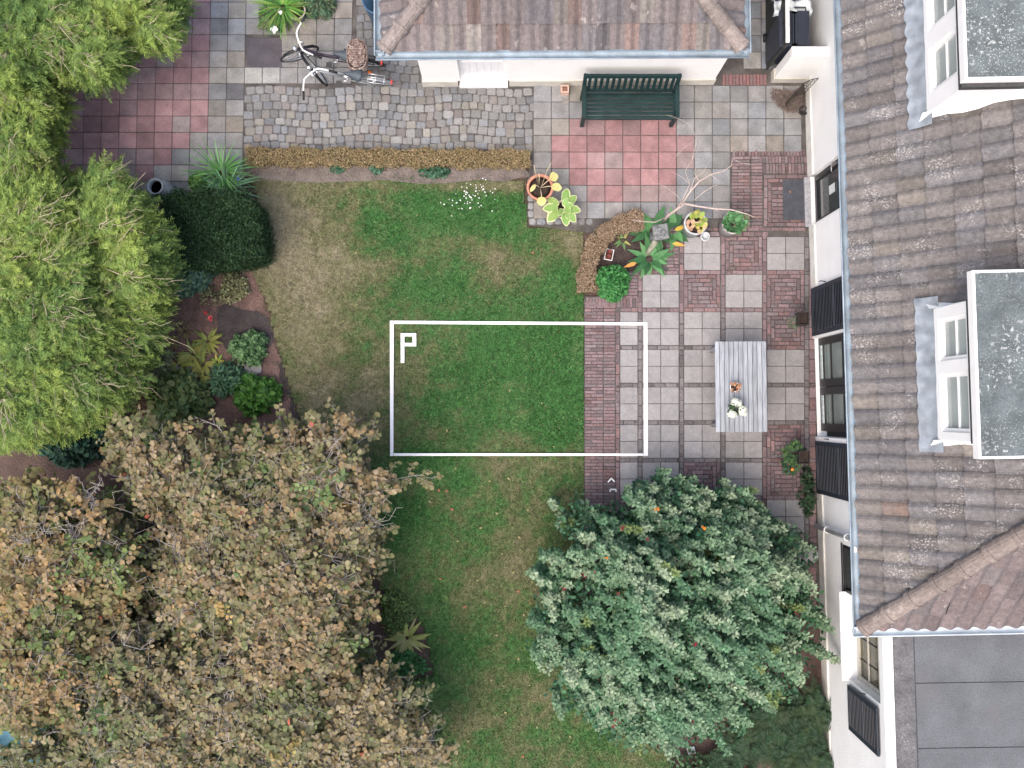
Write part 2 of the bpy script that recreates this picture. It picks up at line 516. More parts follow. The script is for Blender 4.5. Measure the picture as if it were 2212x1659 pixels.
cob.build('cobblestone_pavement', M('granite', attr=True, rough=.85, ns=25, na=.16, bump=.35, bs=60, fine=(80, .2)))
sm = Blocks()
for (x0, y0) in ((1156,402),(1156,437)): sm.px(x0, y0, x0+37, y0+34, (.21,.205,.205))
sm.build('paving_slabs', concrete)

# terrace: 2 x 2 slabs framed by brick courses, basket-weave bricks in between
brick = M('clay_brick', attr=True, rough=.85, ns=22, na=.2, bump=.4, bs=70, fine=(80, .22), spots=[(30, .63, (.36,.27,.26), 2.5, .5, .55), (12, .62, (.07,.075,.05), 1.5, .52, .5)])
bk = Blocks(); sb = Blocks()
def bc(dark=1.):
    v = max(.55, random.gauss(1, .16))*dark; k = random.random()
    c = (.165,.117,.123) if k < .6 else ((.150,.120,.127) if k < .85 else (.18,.115,.115))
    return tuple(x*v for x in c)
def greyb():
    v = random.gauss(1, .14); return tuple(x*v for x in (.142,.130,.133))
def courseH(x0, x1, y0, y1, ln=25, col=bc, off=0.):
    x = x0 - off*ln
    while x < x1-2:
        a = max(x, x0); b = min(x+ln, x1)
        if b-a > 4: bk.px(a, y0, b, y1, col(), gap=1.5, ch=.004)
        x += ln
def courseV(x0, x1, y0, y1, ln=24, col=bc, off=0.):
    y = y0 - off*ln
    while y < y1-2:
        a = max(y, y0); b = min(y+ln, y1)
        if b-a > 4: bk.px(x0, a, x1, b, col(), gap=1.5, ch=.004)
        y += ln
def weave(x0, y0, x1, y1, depth=2, th=8.6):
    for d in range(depth):
        courseH(x0, x1-th, y0, y0+th); courseV(x1-th, x1, y0, y1-th)
        courseH(x0+th, x1, y1-th, y1, off=.4); courseV(x0, x0+th, y0+th, y1, off=.3)
        x0 += th; x1 -= th; y0 += th; y1 -= th
    n = max(1, round((y1-y0)/9)); h = (y1-y0)/n
    for i in range(n): courseH(x0, x1, y0+i*h, y0+(i+1)*h, off=.5*(i % 2))
def slab(x0, y0, x1, y1, nx=2, ny=2):
    w_, h_ = (x1-x0)/nx, (y1-y0)/ny
    for i in range(nx):
        for j in range(ny):
            v = random.gauss(1, .055); 
            sb.px(x0+i*w_, y0+j*h_, x0+(i+1)*w_, y0+(j+1)*h_, (.252*v, .246*v, .248*v), gap=1.2, ch=.003)
CX = {'A': (1339.4,1378), 'B': (1387.7,1466.8), 'C': (1477.5,1556.4), 'D': (1567,1647), 'E': (1656.6,1738)}
rows = [(511.3+81.2*i, 583.5+81.2*i) for i in range(10)]
KIND = {0: {'C': 1, 'D': 0, 'E': 1}, 1: {'B': 1, 'C': 0, 'D': 1, 'E': 0}, 2: {'A': 1, 'B': 1, 'C': 1, 'D': 1, 'E': 0}, 3: dict.fromkeys('ABCDE', 1),
        4: dict.fromkeys('ABCDE', 1), 5: {'A': 1, 'B': 1, 'C': 1, 'D': 1, 'E': 0}, 6: {'A': 1, 'B': 1, 'C': 0, 'D': 1, 'E': 0},
        7: {'A': 0, 'B': 1, 'C': 1, 'D': 1, 'E': 1}, 8: dict.fromkeys('ABCDE', 1), 9: dict.fromkeys('ABCDE', 1)}
for r, (ya, yb) in enumerate(rows):
    for k, v in KIND[r].items():
        xa, xb = CX[k]
        if v: slab(xa, ya, xb, yb, 1 if k == 'A' else 2, 2)
        else: weave(xa, ya, xb, yb, 2 if k != 'A' else 1)
        bc_ = greyb if (v and r > 1) else bc
        courseH(xa, xb, yb, yb+9.4, col=bc_, off=random.random())
    first = min(KIND[r]); lim = CX[first][0]-9.2
    for k in 'ABCDE':
        if CX[k][0] < CX[first][0]: continue
        x0 = CX[k][0]-9.4 if k != 'A' else 1330
        courseV(x0, CX[k][0]-.3 if k != 'A' else 1339, ya if r else 500, yb+9.4, col=greyb if r > 1 and k in 'BCD' else bc, off=random.random())
    courseV(1738, 1748, ya, yb+9.4, ln=26, col=lambda: greyb(), off=random.random())
    courseV(1748, 1764, ya, yb+9.4, ln=26, col=lambda: tuple(x*1.1 for x in bc()), off=random.random())
# wide brick border along the lawn
y = 652; i = 0
while y < 1330:
    h = 7.1
    if i % 2: bk.px(1263, y, 1289, y+h, bc(), gap=1.2, ch=.003); bk.px(1289, y, 1303, y+h, bc(), gap=1.2, ch=.003)
    else: bk.px(1263, y, 1277, y+h, bc(), gap=1.2, ch=.003); bk.px(1277, y, 1303, y+h, bc(), gap=1.2, ch=.003)
    bk.px(1304, y, 1329, y+h, bc(), gap=1.2, ch=.003)
    y += h; i += 1
for i in range(18): bk.px(1266+i*6.7, 641, 1272.7+i*6.7, 664, bc(), gap=1.1, ch=.003)
courseH(1340, 1378, 664.5, 673.4)
y = 588
while y < 640:
    bk.px(1352, y, 1378, y+7.1, bc(), gap=1.2, ch=.003); y += 7.1
# bricks right of the flower bed and round the door
y = 520
while y < 584:
    courseH(1440, 1467, y, y+7.2, off=random.random()); y += 7.2
courseH(1440, 1740, 491, 499); courseH(1440, 1660, 500, 510.5, off=.4)
courseH(1390, 1468, 584, 592.5)
x = 1581
i = 0
for j, (ya, yb) in enumerate(((322,337),(337,352))):
    x = 1640 - 58*(j == 0)
    while x < 1738:
        bk.px(x, ya, x+6.9, yb, bc(), gap=1.3, ch=.003); x += 6.9
x = 1648
while x < 1738: bk.px(x, 353, x+6.9, 375, bc(), gap=1.3, ch=.003); x += 6.9
y = 337; i = 0
while y < 490:
    courseH(1581, 1621, y, y+7.1, ln=26, off=.5*(i % 2), col=lambda: bc(1.08))
    courseH(1623, 1648, y, y+7.1, ln=25, col=lambda: bc(1.08)); y += 7.1; i += 1
weave(1650, 377, 1744, 489, 2)
for i in range(13): bk.px(1560+i*7.4, 160, 1567.4+i*7.4, 184, (.20*random.gauss(1, .1), .115, .115), gap=1.1, ch=.003)
bk.build('brick_pavement', brick)
sb.build('terrace_slabs', M('exposed_aggregate', attr=True, rough=.9, ns=10, na=.10, bump=.3, bs=110, fine=(75, .22), spots=[(14, .66, (.17,.16,.15), 2, .52, .6)]))

# ---------------------------------------------------------------- buildings
white = M('white_stucco', (.80, .80, .79), .85, ns=3, na=.035, bump=.35, bs=35, fine=(60, .03))
plinth = M('plinth_render', (.50, .48, .43), .9, ns=5, na=.12, bump=.3, bs=40)
wpaint = M('white_paint', (.80, .80, .80), .45, ns=6, na=.04)
greyzinc = M('zinc', (.28, .33, .38), .45, ns=5, na=.2, metal=.25, fine=(30, .1))
bluezinc = M('blue_zinc', (.245, .305, .36), .45, ns=4, na=.22, metal=.15, fine=(30, .1))
glass = M('glass', (.035, .042, .04), .06, spec=.6, na=.3, ns=2)
glassl = M('pale_glass', (.16, .19, .175), .08, spec=.6, na=.25, ns=1.5)
dark = M('navy_paint', (.022, .028, .040), .4, ns=6, na=.2)
black = M('black_paint', (.014, .015, .018), .4, ns=8, na=.2)
tilem = M('clay_pantile', attr=True, rough=.85, ns=16, na=.22, bump=.5, bs=50, fine=(60, .2),
          spots=[(38, .555, (.38,.365,.355), 2.6, .53, .7), (75, .60, (.36,.345,.335), 1.3, .50, .55), (1.1, .55, (.13,.118,.115), .7, .45, .35), (13, .62, (.075,.07,.072), 1.0, .5, .55), (7, .66, (.40,.37,.34), 2.3, .54, .4)])
tilem2 = M('clay_pantile_clean', attr=True, rough=.85, ns=16, na=.2, bump=.5, bs=50, fine=(60, .2),
          spots=[(26, .69, (.62,.60,.58), 3, .56, .9), (11, .6, (.08,.072,.075), 1.3, .5, .5), (8, .63, (.38,.34,.31), 2.0, .52, .5)])
def tilecol(kind):
    v = max(.55, random.gauss(.93, .10)); k = random.random()
    if kind == 'house': c = (.180,.165,.160) if k < .55 else ((.172,.164,.168) if k < .80 else ((.152,.144,.150) if k < .92 else ((.205,.185,.168) if k < .985 else (.215,.155,.132))))
    elif kind == 'hip': c = (.185,.152,.150) if k < .6 else ((.172,.152,.152) if k < .85 else (.20,.150,.142))
    else: c = (.20,.172,.168) if k < .45 else ((.175,.162,.168) if k < .72 else ((.225,.203,.185) if k < .89 else (.215,.158,.142)))
    return tuple(x*v*.80*f for x, f in zip(c, (.995, 1., 1.005)))

def pantiles(name, mat, E, Uv, Vv, u0, u1, nv, tw, tl, kind, clips=(), parent=None, amp=.034):
    """a slope of S-shaped clay pantiles: E eave origin, Uv along the eave, Vv up the slope"""
    E, Uv, Vv = Vector(E), Vector(Uv).normalized(), Vector(Vv).normalized(); N = Uv.cross(Vv)
    if N.z < 0: N = -N
    nu = int((u1-u0)/tw)+1; K = 8
    vs = []; fs = []; cs = []
    band = [tilecol(kind) for _ in range(nv)]
    for i in range(nu):
        for j in range(nv):
            c = tilecol(kind); b = len(vs)
            du = random.gauss(0, .004); dv = random.gauss(0, .007); lift = random.gauss(0, .003)
            for row, (t_, dz) in enumerate(((0, 0.), (0, .040), (.5, .020), (1.06, .0))):
                for k in range(K):
                    s = k/(K-1)
                    # S profile: flat trough then a roll
                    f = amp*(max(0, math.sin(math.pi*min(1, max(0, (s-.38)/.62))))**1.1) - .012*math.sin(math.pi*min(1, s/.42))
                    p = E + Uv*(u0+(i+s*1.04)*tw+du) + Vv*((j+t_)*tl+dv) + N*(f + dz + lift + (0 if row else -.012 + f*0))
                    vs.append(p); cs.append(c)
            for row in range(3):
                for k in range(K-1):
                    a = b+row*K+k
                    fs.append((a, a+1, a+K+1, a+K))
    m = MB(); m.add(vs, fs, smooth=False)
    o = m.build(name, mat, parent, C=cs, recalc=False)
    if clips:
        bm = bmesh.new(); bm.from_mesh(o.data)
        for co, no in clips:
            bmesh.ops.bisect_plane(bm, geom=bm.verts[:]+bm.edges[:]+bm.faces[:], plane_co=co, plane_no=no, clear_outer=True)
        bm.to_mesh(o.data); bm.free()
    return o

def half_barrels(name, mat, p0, p1, r, ln, kind, parent, col=None):
    p0, p1 = Vector(p0), Vector(p1); d = p1-p0; n = int(d.length/ln)+1; d.normalize()
    s = d.cross(Vector((0,0,1))).normalized(); up = s.cross(d)
    vs = []; fs = []; cs = []
    for i in range(n):
        v_ = random.gauss(1, .09); c = tilecol(kind) if col is None else tuple(x*v_*.82 for x in col)
        b = len(vs); K = 10
        tw_ = random.gauss(0, .02)
        for (t_, rr) in ((0, r*1.16), (.16, r*1.16), (.17, r*1.06), (1.05, r*.94)):
            for k in range(K):
                a = math.pi*(k/(K-1))*1.1-.05*math.pi
                vs.append(p0 + d*((i+t_)*ln) + s*(math.cos(a)*rr+tw_*.2) + up*(math.sin(a)*rr)); cs.append(c)
        for row in range(3):
            for k in range(K-1):
                a = b+row*K+k; fs.append((a, a+1, a+K+1, a+K))
        fs.append(tuple(b+k for k in range(K)))
    m = MB(); m.add(vs, fs, smooth=False)
    return m.build(name, mat, parent, C=cs, recalc=False)

def facade(mb, x, y0, y1, z0, z1, ops, depth=.12):
    """wall face on plane x looking to -x, with openings (y0,y1,z0,z1) and their reveals"""
    ys = sorted({y0, y1, *[o[0] for o in ops], *[o[1] for o in ops]}); zs = sorted({z0, z1, *[o[2] for o in ops], *[o[3] for o in ops]})
    for i in range(len(ys)-1):
        for j in range(len(zs)-1):
            a, b, c, d = ys[i], ys[i+1], zs[j], zs[j+1]; my, mz = (a+b)/2, (c+d)/2
            if any(o[0] < my < o[1] and o[2] < mz < o[3] for o in ops): continue
            mb.add([(x,a,c),(x,b,c),(x,b,d),(x,a,d)], [(0,3,2,1)])
    for (a, b, c, d) in ops:
        X = x+depth
        mb.add([(x,a,c),(x,b,c),(x,b,d),(x,a,d),(X,a,c),(X,b,c),(X,b,d),(X,a,d)], [(0,1,5,4),(1,2,6,5),(2,3,7,6),(3,0,4,7)])
def gutter(name, mat, p0, p1, out, r=.07, parent=None, th=.012):
    """half-round gutter from p0 to p1 hung towards 'out'"""
    n = 9; pr = [(r*math.cos(math.pi+math.pi*i/(n-1)), r*math.sin(math.pi+math.pi*i/(n-1))) for i in range(n)]
    q = r-th; pr += [(q*math.cos(2*math.pi-math.pi*i/(n-1)), q*math.sin(2*math.pi-math.pi*i/(n-1))) for i in range(n)]
    m = MB(); m.sweep(pr, p0, p1, out, (0,0,1))
    p0, p1 = Vector(p0), Vector(p1); d = p1-p0
    m.tube([p0-Vector(out)*r, p1-Vector(out)*r], .011); m.tube([p0+Vector(out)*r, p1+Vector(out)*r], .013)
    for t_ in np.arange(.4, d.length, 1.15):
        c = p0+d.normalized()*t_
        m.sweep([(a*1.06, b*1.06) for a, b in pr], c-d.normalized()*.02, c+d.normalized()*.02, out, (0,0,1))
    return m.build(name, mat, parent)
def framed(parent_, x, y0, y1, z0, z1, fmat, gmat, nv=1, nh=1, fw=.06, name='window', sill=None, reveal=.10, pane_back=.03):
    """a window part: frame mesh with pane (and sill) as sub-parts"""
    X = x+reveal; m = MB()
    m.box(X-.035, X+.03, y0, y0+fw, z0, z1).box(X-.035, X+.03, y1-fw, y1, z0, z1).box(X-.035, X+.03, y0+fw, y1-fw, z0, z0+fw).box(X-.035, X+.03, y0+fw, y1-fw, z1-fw, z1)
    for i in range(1, nv): 
        c = y0+(y1-y0)*i/nv; m.box(X-.03, X+.028, c-fw*.45, c+fw*.45, z0+fw, z1-fw)
    for i in range(1, nh):
        c = z0+(z1-z0)*i/nh; m.box(X-.022, X+.026, y0+fw, y1-fw, c-.012, c+.012)
    f = m.build(name, fmat, parent_, bevel=.004)
    g_ = MB(); g_.box(X+.0, X+.012, y0+fw*.7, y1-fw*.7, z0+fw*.7, z1-fw*.7); g_.build('pane', gmat, f)
    if sill: 
        s = MB(); s.box(x-sill[0], X-.036, y0-sill[1], y1+sill[1], z0-.05, z0-.002); s.build('sill', sill[2], f, bevel=.006)
    return f
def shutter_part(parent_, x, y0, y1, z0, z1, slats=22, vert=False):
    """opened louvred shutter standing just off the wall"""
    m = MB(); t_ = .035; fw = .07
    m.box(x-t_, x, y0, y0+fw, z0, z1).box(x-t_, x, y1-fw, y1, z0, z1)
    for zz in (z0, (z0+z1)/2-fw/2, z1-fw): m.box(x-t_, x, y0+fw, y1-fw, zz, zz+fw)
    f = m.build('shutter', dark, parent_, bevel=.004)
    s = MB(); h = (z1-z0)/slats
    for i in range(slats):
        s.obox((x-t_/2, (y0+y1)/2, z0+h*(i+.5)), .008, y1-y0-2*fw, h*1.25, Matrix.Rotation(R(-28), 3, 'Y'))
    s.box(x-.006, x-.002, y0+fw, y1-fw, z0, z1)
    s.build('louvre', dark, f)
    k = MB(); k.tube([(x+.03, y1+.03, z0+.6), (x-.06, y1+.05, z0+.6), (x-.06, y1+.05, z0+.52)], .008); k.build('holdback', black, f)
    return f

# --- the house on the right
hO = P(1740, 200); HR = R(1.15)
house = empty('house', hO, 'white stuccoed house with weathered clay pantile roof and two flat-roofed dormers', 'house', HR)
hc, hs = math.cos(HR), math.sin(HR)
def L(px, py, z=0.):
    p = P(px, py, z)-hO
    return Vector((p.x*hc+p.y*hs, -p.x*hs+p.y*hc, z))
EAVE = 2.75; OV = .36
yc = L(1840, 1355, EAVE).y            # south eave line / hip corner
yS = -13.5; yN = 3.6
door_y = (L(1755, 492).y, L(1755, 386).y)
fr_y = (L(1757, 945).y, L(1757, 730).y)
nw = (L(1816, 1278, 1.15).y, L(1816, 1176, 1.15).y)
kw = (L(1828, 1467, 1.2).y, L(1828, 1282, 1.2).y)
ops = [(door_y[0], door_y[1], .12, 2.15), (fr_y[0], fr_y[1], .08, 2.2), (nw[0], nw[1], 1.12, 2.1), (kw[0], kw[1], 1.2, 2.42)]
m = MB(); facade(m, 0, yS, yN, .28, 2.70, ops, .16)
for (a, b, c, d) in ops[:2]: pass
m.add([(0,yN,.28),(9,yN,.28),(9,yN,2.7),(0,yN,2.7)], [(0,1,2,3)])
wall = m.build('wall', white, house, recalc=False)
m = MB(); 
ys_ = [yS, fr_y[0], fr_y[1], door_y[0], door_y[1], yN]
m.box(-.025, .3, ys_[0], ys_[1], 0, .285).box(-.025, .3, ys_[2], ys_[3], 0, .285).box(-.025, .3, ys_[4], ys_[5], 0, .285)
m.build('plinth', M('pale_plinth', (.62,.61,.57), .9, ns=5, na=.12, bump=.3, bs=40), house)
# doors
d = framed(house, 0, door_y[0], door_y[1], .12, 2.15, black, glass, fw=.09, name='door', sill=(.10, .0, M('stone_sill', (.33,.33,.35), .8, ns=20, na=.25, fine=(80, .2))))
k = MB(); k.box(.085, .092, door_y[0]+.38, door_y[0]+.52, .75, 1.0); k.build('notice', M('paper', (.6,.63,.62), .8, na=.05), d)
k = MB(); k.box(.045, .066, door_y[1]-.075, door_y[1]-.03, 1.0, 1.2).tube([(.05, door_y[1]-.05, 1.1), (.01, door_y[1]-.05, 1.1), (.01, door_y[1]-.17, 1.1)], .01); k.build('handle', M('steel', (.5,.5,.5), .3, metal=.9, na=.1), d)
m = MB(); m.box(0.015, .155, door_y[0]-.06, door_y[0]+.03, .12, 2.15); m.build('downpipe_cover', wpaint, d)
ym = (fr_y[0]+fr_y[1])/2
for yy in (fr_y[0]-.11, fr_y[1]-.02):
    m = MB(); m.box(-.03, .16, yy, yy+.13, .06, 2.25); m.build('door_jamb', wpaint, house, bevel=.01)
for (a, b) in ((fr_y[0]+.11, ym-.005), (ym+.005, fr_y[1]-.02)):
    f = framed(house, 0, a, b, .10, 2.2, black, glassl, nv=1, nh=4, fw=.12, name='french_door', reveal=.09)
    s = MB(); s.box(.03, .05, a+.13, b-.13, .24, .31).box(.04, .052, a+.13, b-.13, .24, .245); s.build('kick_rail', M('pale_rail', (.45,.52,.52), .5), f)
framed(house, 0, nw[0], nw[1], 1.12, 2.1, black, glass, fw=.05, name='window', sill=(.02, .02, black), reveal=.03)
f = framed(house, 0, kw[0], kw[1], 1.2, 2.42, M('cream_paint', (.50,.47,.41), .5, na=.06), M('amber_glass', (.055,.05,.022), .15, spec=.25, na=.5, ns=3), nv=1, nh=3, fw=.07, name='kitchen_window', reveal=.17, sill=(.10, .03, wpaint))
m = MB()
for i in range(1, 4): 
    c = kw[0]+(kw[1]-kw[0])*i/4; m.box(.155, .175, c-.006, c+.006, 1.27, 2.36)
m.build('glazing_bar', black, f)
# shutters
shutter_part(house, -.02, L(1742, 728).y, L(1742, 626).y, .12, 2.2, 30)
shutter_part(house, -.02, L(1757, 1064).y, L(1757, 952).y, .12, 2.2, 30)
shutter_part(house, -.02, L(1823, 1576, 1.28).y, L(1823, 1479, 1.28).y, 1.27, 2.4, 20)
# main roof: west slope, south hip slope
c45 = math.cos(R(45))
C0 = Vector((-OV, yc, EAVE))
tx = -OV
pantiles('roof', tilem, (tx, 0, EAVE+.02), (0,1,0), (c45,0,c45), yc-.1, yN+.6, 14, .205, .355, 'house', [((C0.x, C0.y, 0), (1,-1,0))], house)
pantiles('roof', tilem2, (0, yc, EAVE+.02), (1,0,0), (0,c45,c45), tx-.1, 9.2, 14, .225, .345, 'hip', [((C0.x, C0.y, 0), (-1,1,0))], house)
half_barrels('hip_ridge', tilem2, C0+Vector((.0,.0,.06)), C0+Vector((3.6,3.6,3.66)), .115, .40, 'hip', house, col=(.235,.195,.175))
m = MB()   # roof deck under the tiles, fascia and soffit
m.add([(tx+.05,yN+.6,EAVE-.03),(tx+.05,yc+.05,EAVE-.03),(tx+4,yc+4,EAVE+3.92),(tx+4,yN+.6,EAVE+3.92),(9.2,yc+.05,EAVE-.03),(9.2,yc+4,EAVE+3.92)], [(0,1,2,3),(1,4,5,2)])
m.box(tx+.03, 0.03, yc+.03, yN+.6, EAVE-.09, EAVE-.05).box(tx+.04, tx+.06, yc+.03, yN+.6, EAVE-.13, EAVE-.02)
m.build('eaves', M('eaves_board', (.55,.55,.53), .7, na=.1), house)
gutter('gutter', bluezinc, (tx-.04, yN+.6, EAVE-.01), (tx-.04, yc-.10, EAVE-.01), (1,0,0), .062, house)
gutter('gutter', M('pale_zinc', (.46,.52,.57), .45, ns=5, na=.15, metal=.1), (tx-.10, yc-.07, EAVE-.01), (9.2, yc-.07, EAVE-.01), (0,1,0), .062, house)
pp = L(1745, 1135)
m = MB(); m.tube([(-.06, pp.y, .02), (-.06, pp.y, 2.45), (-.2, pp.y, 2.58), (tx-.04, pp.y, 2.69)], .042, 10)
for zz in (.6, 1.5, 2.2): m.ring((-.06, pp.y, zz), .05, .009)
m.build('downpipe', wpaint, house)
# extension with the flat roof
m = MB(); m.box(.12, 9, yS, yc+.12, 2.50, 2.585)
er = m.build('extension_roof', M('roofing_felt', (.112,.119,.129), .9, ns=2.2, na=.16, bump=.3, bs=80, fine=(55, .22), spots=[(45, .72, (.5,.5,.5), 3, .58, .8), (1.3, .58, (.128,.124,.127), .8, .45, .5)]), house)
m = MB(); m.box(-.03, .035, yS, yc+.05, 2.54, 2.645).box(.05, .115, yS, yc+.05, 2.53, 2.625); m.build('roof_trim', wpaint, er, bevel=.006)
m = MB(); m.box(.118, .42, yS, yc+.06, 2.58, 2.589); m.build('edge_strip', M('felt_edge', (.115,.114,.118), .9, ns=6, na=.25, fine=(45, .3), spots=[(38, .66, (.55,.55,.53), 2, .5, .8), (14, .63, (.09,.09,.095), 2, .5, .6)]), er)
m = MB()
for py_ in (1477, 1618):
    yy = L(1950, py_, 2.59).y
    m.add([(.43,yy-.006,2.586),(9,yy-.006-.04,2.586),(9,yy+.006-.04,2.586),(.43,yy+.006,2.586),(.43,yy,2.594),(9,yy-.04,2.594)], [(0,1,5,4),(3,4,5,2)])
m.add([(.415,yS,2.592),(.43,yS,2.592),(.43,yc,2.592),(.415,yc,2.592)], [(0,1,2,3)])
m.build('seam', M('felt_seam', (.05,.056,.064), .9), er)
# dormers
def dormer(y0, y1, wins, seed, top_over, oS, oN):
    xf = .37; zt = 4.60; zb = EAVE + (xf+OV) + .02
    m = MB(); ops_ = [(a, b, zb+.24, zt-.13) for a, b in wins]
    facade(m, xf, y0, y1, zb-.5, zt, ops_, .08)
    m.add([(xf,y0,zb-.5),(xf+2.2,y0,zb-.5),(xf+2.2,y0,zt),(xf,y0,zt)], [(0,1,2,3)])
    m.add([(xf,y1,zb-.5),(xf+2.2,y1,zb-.5),(xf+2.2,y1,zt),(xf,y1,zt)], [(3,2,1,0)])
    dm = m.build('dormer', M('dormer_paint', (.80,.80,.80), .5, ns=4, na=.03), house, recalc=False)
    for a, b in wins:
        X = xf+.07; f = MB(); z0, z1 = zb+.24, zt-.13; fw = .05
        f.box(X-.04, X+.02, a, a+fw, z0, z1).box(X-.04, X+.02, b-fw, b, z0, z1).box(X-.04, X+.02, a+fw, b-fw, z0, z0+fw).box(X-.04, X+.02, a+fw, b-fw, z1-fw, z1)
        f.box(X-.02, X+.015, a+fw, b-fw, z0+(z1-z0)*.5-.012, z0+(z1-z0)*.5+.012)
        f.build('window_frame', wpaint, dm, bevel=.004)
        q = MB(); q.box(X, X+.01, a+.03, b-.03, z0+.03, z1-.03); q.build('pane', M('dormer_glass', (.30,.34,.33), .12, spec=.6, na=.15, ns=2), dm)
    q = MB(); q.box(xf-top_over, 4.2, y0-oS, y1+oN, zt+.045, zt+.15)
    q.build('dormer_roof', M('lichen_slab', (.105,.125,.130), .9, ns=5, na=.25, bump=.35, bs=60, fine=(45, .25), spots=[(20, .585, (.42,.44,.43), 1.5, .45, .8), (48, .60, (.48,.49,.47), 1.1, .46, .75), (2.2, .55, (.075,.09,.092), .9, .45, .5)]), dm)
    q = MB()
    q.box(xf-top_over-.03, xf-top_over+.004, y0-oS-.03, y1+oN+.03, zt+.03, zt+.165).box(xf-top_over+.004, 4.2, y0-oS-.03, y0-oS+.002, zt+.03, zt+.162).box(xf-top_over+.004, 4.2, y1+oN-.002, y1+oN+.03, zt+.03, zt+.162)
    q.build('roof_trim', wpaint, dm, bevel=.006)
    q = MB(); q.box(xf-.03, 4, y0-.02, y1+.02, zt-.05, zt+.044); q.build('soffit', M('shaded_soffit', (.05,.05,.05), .8), dm)  # near-black colour paints in the shadow gap under the slab
    # dressed lead apron following the rolls of the tiles
    vs = []; n = int((y1-y0+.3)/.029); 
    for i in range(n+1):
        y = y0-.16+(y1-y0+.32)*i/n
        for j in range(6):
            t_ = j/5; x = xf+.03-.185*t_-.008*math.sin(i*.9+j)*(j > 3)
            s = ((y-(yc-.1))/.205) % 1
            roll = .022*max(0, math.sin(math.pi*min(1, max(0, (s-.38)/.62))))*min(1, t_*1.2)
            z = EAVE+(x+OV)+.105+roll+.008*math.sin(i*.37+j*2.1)+(.10*(1-t_)**3)
            vs.append((x, y, z))
    q = MB(); q.add(vs, [(i*6+j, i*6+j+1, (i+1)*6+j+1, (i+1)*6+j) for i in range(n) for j in range(5)], smooth=True)
    q.build('flashing', M('lead', (.235,.265,.30), .5, ns=6, na=.28, metal=.15), dm, recalc=False)
    # mortar fillet along the foot of each cheek
    for yy, sg in ((y0, -1), (y1, 1)):
        vs = []; 
        for i in range(14):
            x = xf-.06+i*.13; z = EAVE+(x+OV)
            wv = .075+.02*math.sin(i*1.7+seed)
            vs += [(x, yy, z+.24), (x, yy+sg*wv, z+.10)]
        q = MB(); q.add(vs, [(2*i, 2*i+1, 2*i+3, 2*i+2) for i in range(13)])
        q.build('fillet', M('lime_mortar', (.74,.75,.74), .8, ns=9, na=.12), dm)
    return dm
ly = lambda py, z: L(2020, py, z).y
z_ = 4.1
dormer(ly(950, 3.6), ly(668, 3.6), [(ly(935, z_), ly(806, z_)), (ly(778, z_), ly(684, z_))], 1, .02, .16, .30)
dormer(ly(246, 3.6), yN+.4, [(ly(182, z_), ly(84, z_)), (ly(44, z_), ly(-70, z_))], 2, .02, -.06, .2)

# --- shed / garage at the top
sR = P(1537, 183); sL = P(917, 187)
ang = math.atan2(-(sL-sR).x, (sL-sR).y)      # local +y runs west along the facade
shed = empty('garden_shed', sR, 'low white shed with hipped mottled pantile roof and blue zinc gutter behind green bench', 'shed', ang)
LEN = (sL-sR).length; OV2 = .39; OVF = .31; OVR = -.05; E2 = 2.3
def SL(px, py, z=0.):
    p = P(px, py, z)-sR
    return Vector((p.x*math.cos(ang)+p.y*math.sin(ang), -p.x*math.sin(ang)+p.y*math.cos(ang), z))
dy0, dy1 = SL(1095, 187).y, SL(996, 187).y
m = MB(); facade(m, 0, 0, LEN, .26, E2-.04, [(dy0, dy1, .26, 1.93)], .22)
m.add([(0,0,0),(6,0,0),(6,0,E2-.04),(0,0,E2-.04)], [(0,1,2,3)]); m.add([(0,LEN,0),(6,LEN,0),(6,LEN,E2-.04),(0,LEN,E2-.04)], [(3,2,1,0)])
m.add([(.22,dy0,.0),(.22,dy1,.0),(.22,dy1,1.93),(.22,dy0,1.93)], [(0,3,2,1)])
m.build('wall', white, shed, recalc=False)
m = MB(); m.box(-.02, .1, -.02, dy0-.04, 0, .265).box(-.02, .1, dy1+.04, LEN+.02, 0, .265); m.build('plinth', plinth, shed)
m = MB(); m.box(.10, .17, dy0+.05, dy1-.05, .05, .90).box(.06, .17, dy0+.05, dy1-.05, .90, .93)
for i in range(1, 6): 
    yy = dy0+.03+(dy1-dy0-.06)*i/6; m.box(.094, .10, yy-.02, yy+.02, .1, .84)
dr = m.build('door', M('door_white', (.72,.72,.74), .5, ns=5, na=.05), shed, bevel=.006)
m = MB(); m.box(.185, .195, dy0+.05, dy1-.05, .93, 1.88); m.build('pane', glass, dr)
m = MB(); m.box(.09, .17, dy0, dy0+.05, .05, 1.93).box(.09, .17, dy1-.05, dy1, .05, 1.93).box(.09, .17, dy0+.05, dy1-.05, 1.86, 1.93).box(.165, .182, dy0+.05, dy1-.05, 1.06, 1.085).box(.15, .182, dy0+.08, dy0+.12, .95, 1.8); m.build('door_frame', wpaint, dr, bevel=.004)
m = MB(); m.box(-.05, .10, dy0-.02, dy1+.02, 0.03, .12); m.build('threshold', wpaint, dr, bevel=.008)
tp = .5; cs_, sn_ = math.cos(math.atan(tp)), math.sin(math.atan(tp))
DEP = 6.4
ca, cb = Vector((-OVF, -OVR, E2)), Vector((-OVF, LEN+OV2, E2))
pantiles('roof', tilem2, (-OVF, 0, E2+.02), (0,1,0), (cs_,0,sn_), -OV2-.1, LEN+OV2+.1, 11, .205, .36, 'shed', [((ca.x,ca.y,0), (1,-1,0)), ((cb.x,cb.y,0), (1,1,0))], shed)
pantiles('roof', tilem2, (0, -OVR, E2+.02), (1,0,0), (0,cs_,sn_), -OVF-.1, DEP, 11, .205, .36, 'shed', [((ca.x,ca.y,0), (-1,1,0))], shed)
